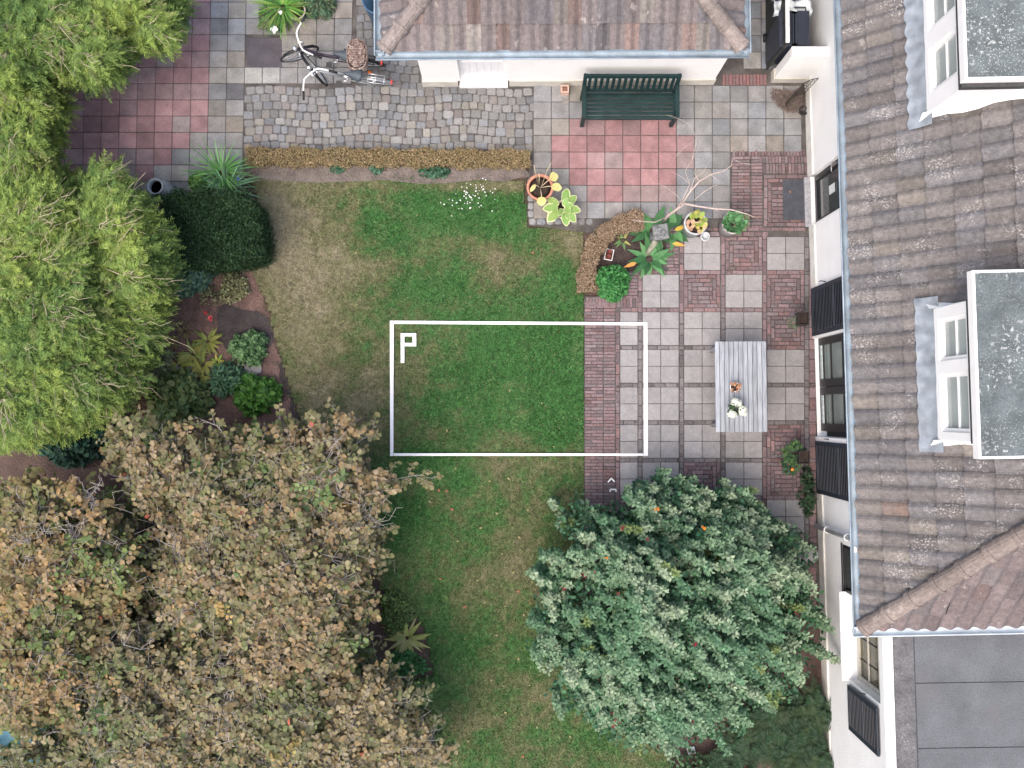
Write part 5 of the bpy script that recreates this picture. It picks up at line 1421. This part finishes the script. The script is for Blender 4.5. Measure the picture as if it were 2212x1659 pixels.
patch('dark_soil', [(612,740),(630,830),(650,925),(662,1000),(648,1000),(632,900),(612,830),(600,780)], .012, M('wet_soil', (.032,.028,.030)))
patch('bare_soil', [(515,392),(1146,392),(1146,352),(518,352)], .039, M('dry_soil', (.14,.118,.107), .95, ns=5, na=.25, bump=.7, bs=25, fine=(45,.35)))
patch('planter_soil', [(1285,625),(1290,560),(1320,510),(1380,485),(1440,490),(1438,580),(1350,582),(1350,640)], .04, M('rich_soil', (.045,.033,.03), .95, ns=8, na=.35, bump=.9, bs=22, fine=(45,.45), spots=[(30,.62,(.14,.10,.09),3,.5,.8)]))
for (px, py, r_, lab) in ((548,794,.17,'flat grey stepping stone in the bed near bright green plant'),(415,803,.14,'flat dark stepping stone among the olive rosettes'),(398,800,.05,'small pale pebble left of the dark stepping stone'),(375,798,.12,'flat stepping stone half hidden below the conifer')):
    m = MB(); k = 11; pts = [(r_*random.uniform(.8,1.15)*math.cos(2*math.pi*i/k), r_*random.uniform(.7,1.0)*math.sin(2*math.pi*i/k)) for i in range(k)]
    m.prism(pts, 0, .035); ob = m.build('stepping_stone', M('field_stone', (.20,.195,.20), .9, ns=9, na=.25, bump=.5, bs=30, fine=(60,.25)), None, bevel=.008); ob.location = P(px, py, .03); ob.location.z = .004
    tag(ob, lab, 'stone', 'stones in the soil bed')

# ---- trees
def branchlet(m, p0, p1, r0, r1, wob=.08, n=5):
    p0, p1 = Vector(p0), Vector(p1); l = (p1-p0).length; pts = []
    for i in range(n+1):
        t_ = i/n; q = p0.lerp(p1, t_)
        if 0 < i < n: q = q+Vector((random.gauss(0,1), random.gauss(0,1), random.gauss(0,.6)))*l*wob
        pts.append(q)
    m.tube(pts, r0, 5, r1, cap=False); return pts
def in_blobs(blobs):
    """random picture position inside a union of ellipses, weighted by area"""
    a = np.array([b[2]*b[3] for b in blobs], float); a /= a.sum()
    b = blobs[rng.choice(len(blobs), p=a)]
    t_ = rng.uniform(0, 2*np.pi); r = math.sqrt(rng.random())
    x, y = b[0]+b[2]*r*math.cos(t_), b[1]+b[3]*r*math.sin(t_)
    r = min(math.hypot((x-q[0])/q[2], (y-q[1])/q[3]) for q in blobs)
    return x, y, r, b
barkg = M('grey_bark', (.34,.315,.295), .9, ns=25, na=.25, fine=(70,.2))

def hazel(px, py, ztop, blobs, ncl, label, hole=None, seed=0, tone=(1,1,1), nl=48, reach=()):
    root = plant('hazel_shrub', px, py, 0, label, 'shrub', 'brown-leaved shrubs at the lower left')
    o0 = np.array(root.location); base = Vector(root.location)
    mt = MB(); Pt=[];D=[];N=[];Lh=[];Cc=[]
    limbs = []
    for k in range(9):
        x, y, r, b = in_blobs(blobs); q = P(x, y, ztop*.62)
        mid = base.lerp(q, .45)+Vector((random.gauss(0,.1),random.gauss(0,.1),ztop*.12))
        mt.tube([(p-base) for p in (base, mid, q)], .05, 7, .02, cap=False); limbs.append(q)
    brown = np.array([(.178,.135,.070),(.205,.158,.090),(.165,.138,.066),(.215,.17,.108),(.20,.138,.068)])
    olive = np.array([(.128,.124,.056),(.105,.118,.048),(.15,.138,.07),(.165,.15,.085)])
    green = np.array([(.085,.125,.04),(.07,.11,.042),(.11,.15,.06)])
    for c_ in range(ncl):
        x, y, r, b = in_blobs(blobs)
        if hole and any(((x-h_[0])/h_[2])**2+((y-h_[1])/h_[3])**2 < 1 for h_ in hole): continue
        lv = rng.random()
        zt = ztop*(1-.30*r**2.5)*(.92+.2*vnoise(np.array(x*.011), np.array(y*.011), seed)) 
        z = zt*(1-.55*lv**1.3)
        p = P(x, y, z)
        near = min(limbs, key=lambda q: (q-p).length)
        if rng.random() < .8:
            pts = branchlet(mt, (near-base)*1.0 if (near-p).length < 1.2 else (p-base)+Vector((random.gauss(0,.3),random.gauss(0,.3),-.35)), p-base+Vector((0,0,.0)), .009, .004, .07)
            for s in range(rng.integers(2, 5)):
                branchlet(mt, pts[rng.integers(2, 6)], p-base+Vector((random.gauss(0,.22),random.gauss(0,.22),random.gauss(.06,.08))), .004, .0016, .11, 6)
        if rng.random() < .11 and lv < .5 and r < .75:      # bare tangle of twigs
            for s in range(12):
                branchlet(mt, p-base+Vector((random.gauss(0,.06),random.gauss(0,.06),-.1)), p-base+Vector((random.gauss(0,.32),random.gauss(0,.32),random.gauss(.10,.07))), .007, .002, .10, 7)
            nn = nl//4
        else: nn = int(nl*rng.uniform(.7,1.25))
        hue = vnoise(np.array(x*.02+3), np.array(y*.02), seed+5)
        pal = green if lv > .56 or hue < .22 else (olive if (lv > .32 or hue < .52) else brown)
        if rng.random() < .02: pal = np.array([(.26,.18,.07),(.24,.20,.07)])
        # leaves sit alternately along fine twigs that fan out from the end of the branch
        ntw = max(3, nn//6); jc = 1+rng.normal(0, .07)
        for q in range(ntw):
            a = rng.uniform(0, 6.283); l_ = rng.uniform(.20, .44); el = rng.normal(.22, .28)
            td = np.array([math.cos(a), math.sin(a), el]); b0 = np.array(p)+rng.normal(0, .05, 3)*[1, 1, .8]
            if q % 2 == 0: mt.tube([Vector(b0-o0), Vector(b0-o0+td*l_*.55+[0,0,.01]), Vector(b0-o0+td*l_-[0,0,.03])], .0034, 4, .0015, cap=False)
            k = int(rng.integers(7, 11)); t_ = np.linspace(.2, 1, k)
            sd = np.array([-math.sin(a), math.cos(a), 0]); sg = np.where(np.arange(k) % 2, 1, -1)[:, None]
            Pt.append(b0 + td*(t_*l_)[:, None] - np.array([0,0,.05])*(t_**2)[:, None])
            D.append(td*.55 + sd*sg*.9 + rng.normal(0, .28, (k,3)) - [0,0,.12]); N.append(np.tile([0,0,1.],(k,1)) + rng.normal(0, .42, (k,3)))
            Lh.append(rng.uniform(.045,.098,k)); pq = pal if rng.random() < .6 else (olive if rng.random() < .6 else brown)
            Cc.append(pq[rng.integers(0,len(pq),k)]*(1+rng.normal(0,.12,(k,1)))*tone*jc*1.1)
    for pl in reach:          # thin leafy branches reaching out from the crown
        q = [P(x, y, z) for x, y, z in pl]
        mt.tube([v-base for v in q], .010, 5, .003, cap=False)
        for i in range(len(q)-1):
            for s in range(4):
                b0 = np.array(q[i].lerp(q[i+1], (s+.5)/4)); a = math.atan2(q[i+1].y-q[i].y, q[i+1].x-q[i].x)+random.choice((-1,1))*random.uniform(.4,1.1)
                l_ = random.uniform(.12,.26); td = np.array([math.cos(a), math.sin(a), random.gauss(.05,.15)])
                mt.tube([Vector(b0-o0), Vector(b0-o0+td*l_)], .0035, 4, .0015, cap=False)
                k = 5; t_ = np.linspace(.3, 1, k); sg = np.where(np.arange(k) % 2, 1, -1)[:, None]; sd = np.array([-math.sin(a), math.cos(a), 0])
                Pt.append(b0+td*(t_*l_)[:, None]); D.append(td*.5+sd*sg*.9+rng.normal(0,.25,(k,3))); N.append(np.tile([0,0,1.],(k,1))+rng.normal(0,.35,(k,3)))
                Lh.append(rng.uniform(.05,.095,k)); Cc.append(olive[rng.integers(0,4,k)]*(1+rng.normal(0,.12,(k,1))))
    Pt=np.concatenate(Pt)-o0; D=np.concatenate(D); N=np.concatenate(N); Lh=np.concatenate(Lh); Cc=np.concatenate(Cc)
    k = rng.random(len(Cc)) < .0007; Cc[k] = (.40,.12,.08)
    leaves('crown', Pt, D, N, Lh, Lh*rng.uniform(.68,.95,len(Lh)), np.clip(Cc,.01,.9), M('hazel_leaf', attr=True, rough=.6, ns=40, na=.16, spec=.2, trans=.18), root, ROUND, .2, .25, jag=.16, vvar=.13)
    mt.build('trunk', barkg, root, recalc=False)
    return root
hazel(110, 1300, 2.4, [(110,1250,105,185),(60,1150,80,95),(130,1380,150,120),(220,1230,65,80),(60,1470,100,90),(170,1110,50,60)], 450, 'large rust-brown shrub at the left edge below the conifer', seed=1, tone=(1.08,1.0,.9))
hazel(560, 1180, 2.2, [(560,1110,165,130),(630,1240,165,150),(400,1050,105,90),(690,1030,75,65),(430,1240,100,130),(560,980,95,40),(745,1130,60,90),(790,1060,50,14),(310,960,50,30),(330,1010,50,45),(620,1380,160,110),(700,950,60,30)], 820, 'broad olive-brown shrub with pale twigs reaching over the lawn edge', hole=[(300,1290,40,60),(880,1350,70,90),(810,1290,26,30)], seed=2, reach=[[(690,1030,1.6),(735,985,1.8),(745,940,1.8),(735,890,1.7)],[(735,985,1.8),(775,955,1.7),(808,930,1.6)],[(740,940,1.8),(700,918,1.7),(660,905,1.6)],[(690,1060,1.6),(770,1056,1.7),(850,1036,1.6),(900,1026,1.5),(935,1034,1.4)],[(700,1100,1.6),(770,1098,1.6),(830,1085,1.5)],[(720,1150,1.5),(790,1140,1.5),(850,1130,1.4)],[(680,990,1.7),(640,950,1.8),(600,900,1.7)],[(500,960,1.7),(470,920,1.7),(420,900,1.6)]])
hazel(470, 1560, 2.0, [(470,1500,215,105),(300,1580,170,100),(700,1560,165,95),(800,1530,105,60),(860,1610,85,50),(250,1420,95,75),(160,1640,70,40),(20,1656,60,18),(72,1590,22,30),(640,1640,240,50)], 720, 'low olive-green shrub along the bottom edge left of the lawn', hole=[(122,1545,30,40),(30,1605,28,40),(880,1390,80,70)], seed=3, tone=(.93,1.0,1.0))

# conifers with feathery yellow-green sprays
def conifer(px, py, h, blobs, ncl, label, seed=0):
    root = plant('cypress_tree', px, py, 0, label, 'tree', 'yellow-green conifers at the left')
    base = Vector(root.location); o0 = np.array(base); mt = MB()
    mt.tube([(0,0,0),(.05,.02,h*.5),(0,0,h*.93)], .14, 9, .03)
    tone = M('dry_wood', (.42,.36,.26), .85, ns=25, na=.25)
    PT=[];DD=[];NN=[];LL=[];WW=[];CC=[]
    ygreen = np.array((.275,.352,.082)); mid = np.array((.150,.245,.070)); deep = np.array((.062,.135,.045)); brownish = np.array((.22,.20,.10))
    for c_ in range(ncl):
        x, y, r, b = in_blobs(blobs)
        lv = rng.random()
        cx, cy = np.mean([q[0] for q in blobs]), np.mean([q[1] for q in blobs])
        z = h*(.90-.42*r**2.5)*(.90+.20*vnoise(np.array(x*.014), np.array(y*.014), seed))*(1-.34*lv**1.5)
        p = P(x, y, z); v = p-base; rad = Vector((v.x, v.y, 0)); rad = rad.normalized() if rad.length > .05 else Vector((1,0,0))
        ax = np.array((rad.x, rad.y, .42))+rng.normal(0,.22,3); ax /= np.linalg.norm(ax)
        if rng.random() < .34:
            s0 = Vector((v.x*.45, v.y*.45, max(.5, z-.55*rad.length-.35)))
            branchlet(mt, s0, v, .014, .004, .05)
        if rng.random() < .16 and lv < .4:   # bare pale twigs fanning out
            a0 = v-Vector(ax)*.15+Vector((0,0,.06))
            for s in range(rng.integers(3,7)): branchlet(mt, a0, a0+Vector(ax)*rng.uniform(.25,.55)+Vector((random.gauss(0,.15),random.gauss(0,.15),random.gauss(.06,.05))), .0065, .002, .06, 4)
        nf = int(rng.uniform(16,26)); hue = vnoise(np.array(x*.018+9), np.array(y*.018), seed+3)
        side = np.cross(ax, [0,0,1.]); side /= np.linalg.norm(side)
        for f in range(nf):
            sp = rng.uniform(-1,1); fd = ax+side*sp*.9+np.array([0,0,1.])*rng.normal(.12,.35); fd /= np.linalg.norm(fd)
            fp = np.array(v)+ax*rng.uniform(-.30,.12)+side*sp*.16+np.array([0,0,rng.normal(0,.06)])
            fl = rng.uniform(.14,.27); ns = 15
            up_ = np.array([0,0,1.])+rng.normal(0,.45,3); fs_ = np.cross(fd, up_); fs_ /= np.linalg.norm(fs_)
            t_ = np.linspace(.02,1,ns); sg = np.where(np.arange(ns)%2, 1, -1)
            PT.append(fp+fd*(t_*fl)[:,None]-np.array([0,0,1.])*(fl*.28*t_**2)[:,None])
            DD.append(fd*.75+fs_*(sg*(1.0-.55*t_))[:,None]+rng.normal(0,.22,(ns,3))); NN.append(np.tile(up_,(ns,1))+rng.normal(0,.3,(ns,3)))
            LL.append((.028+.050*(1-t_))*rng.uniform(.7,1.25,ns)+.014); WW.append(np.full(ns,.0145)*rng.uniform(.7,1.2,ns))
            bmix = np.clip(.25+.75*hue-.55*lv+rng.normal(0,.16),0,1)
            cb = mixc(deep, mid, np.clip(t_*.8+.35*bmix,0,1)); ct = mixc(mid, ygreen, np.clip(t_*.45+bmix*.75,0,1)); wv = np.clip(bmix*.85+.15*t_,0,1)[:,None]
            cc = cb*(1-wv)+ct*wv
            if rng.random() < .07: cc = cc*.5+brownish*.5
            CC.append(cc*(1+rng.normal(0,.13,(ns,1))))
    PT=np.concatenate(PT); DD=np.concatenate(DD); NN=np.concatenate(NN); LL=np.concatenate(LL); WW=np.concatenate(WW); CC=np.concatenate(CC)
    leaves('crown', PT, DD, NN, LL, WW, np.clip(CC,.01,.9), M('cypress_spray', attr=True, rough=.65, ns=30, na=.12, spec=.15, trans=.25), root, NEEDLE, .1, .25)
    mt.build('trunk', tone, root, recalc=False)
    return root
conifer(90, 640, 2.7, [(105,660,240,265),(50,480,130,130),(130,800,150,110),(240,460,75,65),(10,880,140,70),(285,570,75,115),(225,385,22,22)], 1900, 'large feathery yellow-green conifer filling the left edge', 2)
conifer(100, 40, 2.5, [(110,60,180,110),(30,200,100,130),(260,5,145,75),(325,60,55,40),(190,120,90,50),(30,330,80,60)], 1150, 'feathery yellow-green conifer in the upper left corner', 5)

# big rose-like bush: upright leafy shoots with pale whorled tips
def big_bush():
    root = plant('flowering_bush', 1420, 1290, 0, 'huge rounded blue-green bush with red and orange flowers by the house wall', 'bush')
    base = Vector(root.location); o0 = np.array(base); mt = MB()
    PT=[];DD=[];NN=[];LL=[];CC=[]
    blob = [(1455,1320,300,290),(1510,1200,225,150),(1390,1450,195,155),(1650,1350,145,170),(1290,1330,150,150),(1260,1120,70,60),(1440,1085,70,65),(1710,1190,55,60),(1410,1570,135,60),(1670,1470,75,60),(1350,1130,90,60),(1210,1240,60,18),(1170,1395,45,22),(1560,1560,70,40),(1230,1500,50,35)]
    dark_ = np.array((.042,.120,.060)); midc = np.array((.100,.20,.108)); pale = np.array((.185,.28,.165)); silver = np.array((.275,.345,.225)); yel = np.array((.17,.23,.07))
    tops = []
    for i in range(440):
        x, y, r, b = in_blobs(blob)
        if abs(x-1312) < 55 and abs(y-1045) < 62: continue
        R_ = math.hypot((x-1455)/340, (y-1325)/330)
        zt = max(.45, (2.75-1.75*R_**1.9)*(.84+.30*vnoise(np.array(x*.013), np.array(y*.013), 4)))
        lvl = rng.random(); z1 = zt*(1-.36*lvl**2)
        hue = .6*vnoise(np.array(x*.014), np.array(y*.014), 8)+.4*rng.random()
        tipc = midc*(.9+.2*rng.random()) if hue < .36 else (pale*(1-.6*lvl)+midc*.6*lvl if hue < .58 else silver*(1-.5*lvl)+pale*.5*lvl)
        if rng.random() < .05: tipc = yel
        # a bough: a row of shoots standing one behind the other along the bough
        bd = Vector((.75+rng.normal(0,.45), -.6+rng.normal(0,.45), rng.normal(.05,.18))).normalized(); ns_ = int(rng.integers(2, 6)); c0 = P(x, y, z1)-base
        for q in range(ns_):
            v1 = c0+bd*(.12*(q-(ns_-1)/2))+Vector((random.gauss(0,.035),random.gauss(0,.035),random.gauss(0,.04)))
            ln = rng.uniform(.30,.70)
            lean = Vector((c0.x, c0.y, 0))*.10+Vector((.12+random.gauss(0,.10),-.10+random.gauss(0,.10),0))
            v0 = v1-lean*ln*1.3-Vector((0,0,ln))
            if q % 2 == 0: mt.tube([v0, v0.lerp(v1,.5), v1], .007, 4, .003, cap=False)
            if i % 6 == 0 and q == 0: mt.tube([Vector((random.gauss(0,.12),random.gauss(0,.12),0)), v0*.5+Vector((0,0,.2)), v0], .018, 5, .007, cap=False)
            nl = int(ln*92*rng.uniform(.8,1.2)); t_ = np.sort(rng.random(nl))**.8; a = np.arange(nl)*2.399+rng.uniform(0,6)
            pos = np.array(v0)[None]+(np.array(v1)-np.array(v0))[None]*t_[:,None]
            d_ = np.stack([np.cos(a),np.sin(a),.05+.6*t_],-1)+rng.normal(0,.22,(nl,3))
            PT.append(pos+d_*[1,1,.2]*.012); DD.append(d_); NN.append(np.tile([0,0,1.],(nl,1))-d_*[.4,.4,0]+rng.normal(0,.28,(nl,3)))
            LL.append((.084-.026*t_)*rng.uniform(.6,1.25,nl))
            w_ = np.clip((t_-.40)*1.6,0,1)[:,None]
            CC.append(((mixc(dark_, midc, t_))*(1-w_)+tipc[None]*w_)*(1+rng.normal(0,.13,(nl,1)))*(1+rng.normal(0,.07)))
    fill = []
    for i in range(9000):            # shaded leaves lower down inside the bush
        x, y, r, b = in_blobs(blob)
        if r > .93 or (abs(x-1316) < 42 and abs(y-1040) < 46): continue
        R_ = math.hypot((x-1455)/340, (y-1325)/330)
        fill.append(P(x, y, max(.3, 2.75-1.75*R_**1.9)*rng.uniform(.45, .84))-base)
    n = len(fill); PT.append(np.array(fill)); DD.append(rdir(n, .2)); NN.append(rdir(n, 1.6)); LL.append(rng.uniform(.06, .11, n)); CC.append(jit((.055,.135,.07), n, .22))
    PT=np.concatenate(PT);DD=np.concatenate(DD);NN=np.concatenate(NN);LL=np.concatenate(LL);CC=np.concatenate(CC)
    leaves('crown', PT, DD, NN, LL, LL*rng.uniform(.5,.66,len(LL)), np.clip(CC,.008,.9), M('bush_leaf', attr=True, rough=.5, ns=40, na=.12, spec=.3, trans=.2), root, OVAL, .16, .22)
    mt.build('trunk', M('green_brown_bark', (.12,.10,.07), .9, na=.25), root, recalc=False)
    reds = [(1398,1165),(1258,1240),(1263,1247),(1285,1236),(1218,1272),(1335,1283),(1375,1296),(1500,1392),(1720,1325),(1740,1380),(1330,1555),(1326,1568),(1338,1562),(1322,1540),(1497,1560),(1345,1140)]
    oranges = [(1419,1100),(1520,1140),(1310,1205)]
    for lst, col, nm in ((reds, (.50,.045,.085), 'red'), (oranges, (.72,.26,.03), 'orange')):
        first = None
        for (x, y) in lst:
            R_ = math.hypot((x-1450)/340, (y-1320)/330); z = max(.35, (2.75-1.75*R_**1.9)*1.02+.05)
            p = P(x, y, z)-base
            if first is None:
                n = 12; d_ = rdir(n, .6)
                first = leaves('flower', d_*.012, d_, rdir(n), .034, .028, jit(col, n, .2, .05), leafm, root, ROUND, .2, .1); first['label'] = nm+' flower'; o = first
            else:
                o = first.copy(); COL.objects.link(o); o.parent = root
            o.location = p; s = random.uniform(.45, .95); o.scale = (s, s, s); o.rotation_euler = (0, 0, random.uniform(0, 6))
big_bush()

# ferns / dark yew at the bottom right by the wall
def ferns():
    for (px, py, n, s, lab) in ((1650,1560,90,.62,'dark green fern thicket between the big bush and the house wall'),(1720,1625,90,.60,'dark fern clump at the bottom edge against the white wall'),(1580,1620,60,.5,'dark fern clump at the bottom edge beside crimson flowers'),(1740,1535,60,.5,'shadowed fern clump close to the wall under the bush')):
        root = plant('fern', px, py, 0, lab, 'fern', 'dark ferns by the house wall')
        PT=[];DD=[];NN=[];LL=[];CC=[]
        for f in range(n):
            a = rng.uniform(0,2*np.pi); fd = np.array([math.cos(a),math.sin(a),rng.uniform(.25,1.2)]); fd /= np.linalg.norm(fd)
            fl = s*rng.uniform(.6,1.15); k = 34; t_ = np.linspace(.05,1,k); sg = np.where(np.arange(k)%2,1,-1)
            sd = np.cross(fd,[0,0,1.]); sd /= np.linalg.norm(sd); b0 = np.array([rng.normal(0,.12),rng.normal(0,.12),.25])
            pos = b0+fd*(t_*fl)[:,None]-np.array([0,0,1.])*(fl*.5*t_**2)[:,None]
            PT.append(pos); DD.append(sd*sg[:,None]+fd*.45+rng.normal(0,.07,(k,3))); NN.append(np.tile([0,0,1.],(k,1))+rng.normal(0,.15,(k,3)))
            LL.append(.11*np.sin(np.pi*np.clip(.18+.8*t_,0,1))*s/.6+.012); CC.append(jit([(.015,.042,.018),(.024,.058,.025),(.030,.056,.022)][rng.integers(0,3)], k, .14))
        PT=np.concatenate(PT);DD=np.concatenate(DD);NN=np.concatenate(NN);LL=np.concatenate(LL);CC=np.concatenate(CC)
        leaves('fronds', PT, DD, NN, LL, .02, CC, leafm, root, NEEDLE, .1, .2)
        m = MB(); m.tube([(0,0,0),(0,0,.25)], .05, 7); m.build('stem', twig_dark, root)
ferns()

# ---- small scattered things
def scatter(name, proto, pts, label, cat, group, zf):
    for i, (x, y) in enumerate(pts):
        o = proto if i == 0 else proto.copy()
        if i: COL.objects.link(o)
        p = P(x, y, .05); o.location = (p.x, p.y, zf(x, y)); s = random.uniform(.7, 1.3); o.scale = (s, s, s)
        o.rotation_euler = (random.gauss(0,.2), random.gauss(0,.2), random.uniform(0, 6.28)); tag(o, label, cat, group)
daisy = leaves('daisy', np.zeros((7,3)), [[math.cos(a*.9),math.sin(a*.9),.25] for a in range(7)], np.tile([0,0,1.],(7,1)), .011, .009, [(.85,.86,.84)], leafm, None, OVAL)
pts = [(1020+random.gauss(0,22)+t_*22, 422+random.gauss(0,9)-t_*22) for t_ in [random.uniform(-1,1) for _ in range(64)]]
scatter('daisy', daisy, pts, 'tiny white daisy in the short grass below the long hedge', 'daisy', 'daisies in the lawn', lambda x, y: .062)
lf = leaves('fallen_leaf', [[-.03,0,0]], [[1,0,.05]], [[0,0,1.]], .042, .026, [(.30,.27,.13)], leafm, None, LANCE, .3, .2)
pts = [(1170,870),(1100,845),(1010,858),(1068,790),(965,932),(985,1010),(1060,1040),(1075,1110),(930,1085),(1100,1035),(1120,1160),(1085,1195),(1110,1235),(1030,1255),(1048,1300),(1090,1310),(1150,1255),(1132,1330),(1005,1380),(1120,1425),(1060,1470),(1180,1500),(1160,1570),(1090,1540),(1010,1600),(985,1645),(1200,1390),(1075,1372),(905,1095),(1218,1148),(1040,1140),(990,1170),(1140,1100),(770,545),(900,465),(1145,1480),(1230,1590),(1045,1560),(835,1075),(1195,965)]
scatter('fallen_leaf', lf, pts, 'small pale yellow fallen leaf on the lawn', 'leaf', 'pale fallen leaves on the lawn', lambda x, y: .055)
rf = leaves('rusty_leaf', [[-.03,0,0]], [[1,0,.05]], [[0,0,1.]], .048, .034, [(.36,.14,.08)], leafm, None, LANCE, .3, .2)
pts = [(1150,546),(965,1062),(948,1058),(975,1100),(1118,1278),(950,1250),(1130,1633),(1005,1310),(1145,1300),(1205,1520),(1705,415),(890,1000)]
scatter('rusty_leaf', rf, pts, 'small rust-red fallen leaf lying on the ground', 'leaf', 'rust-red fallen leaves', lambda x, y: .075 if x > 1690 else .055)
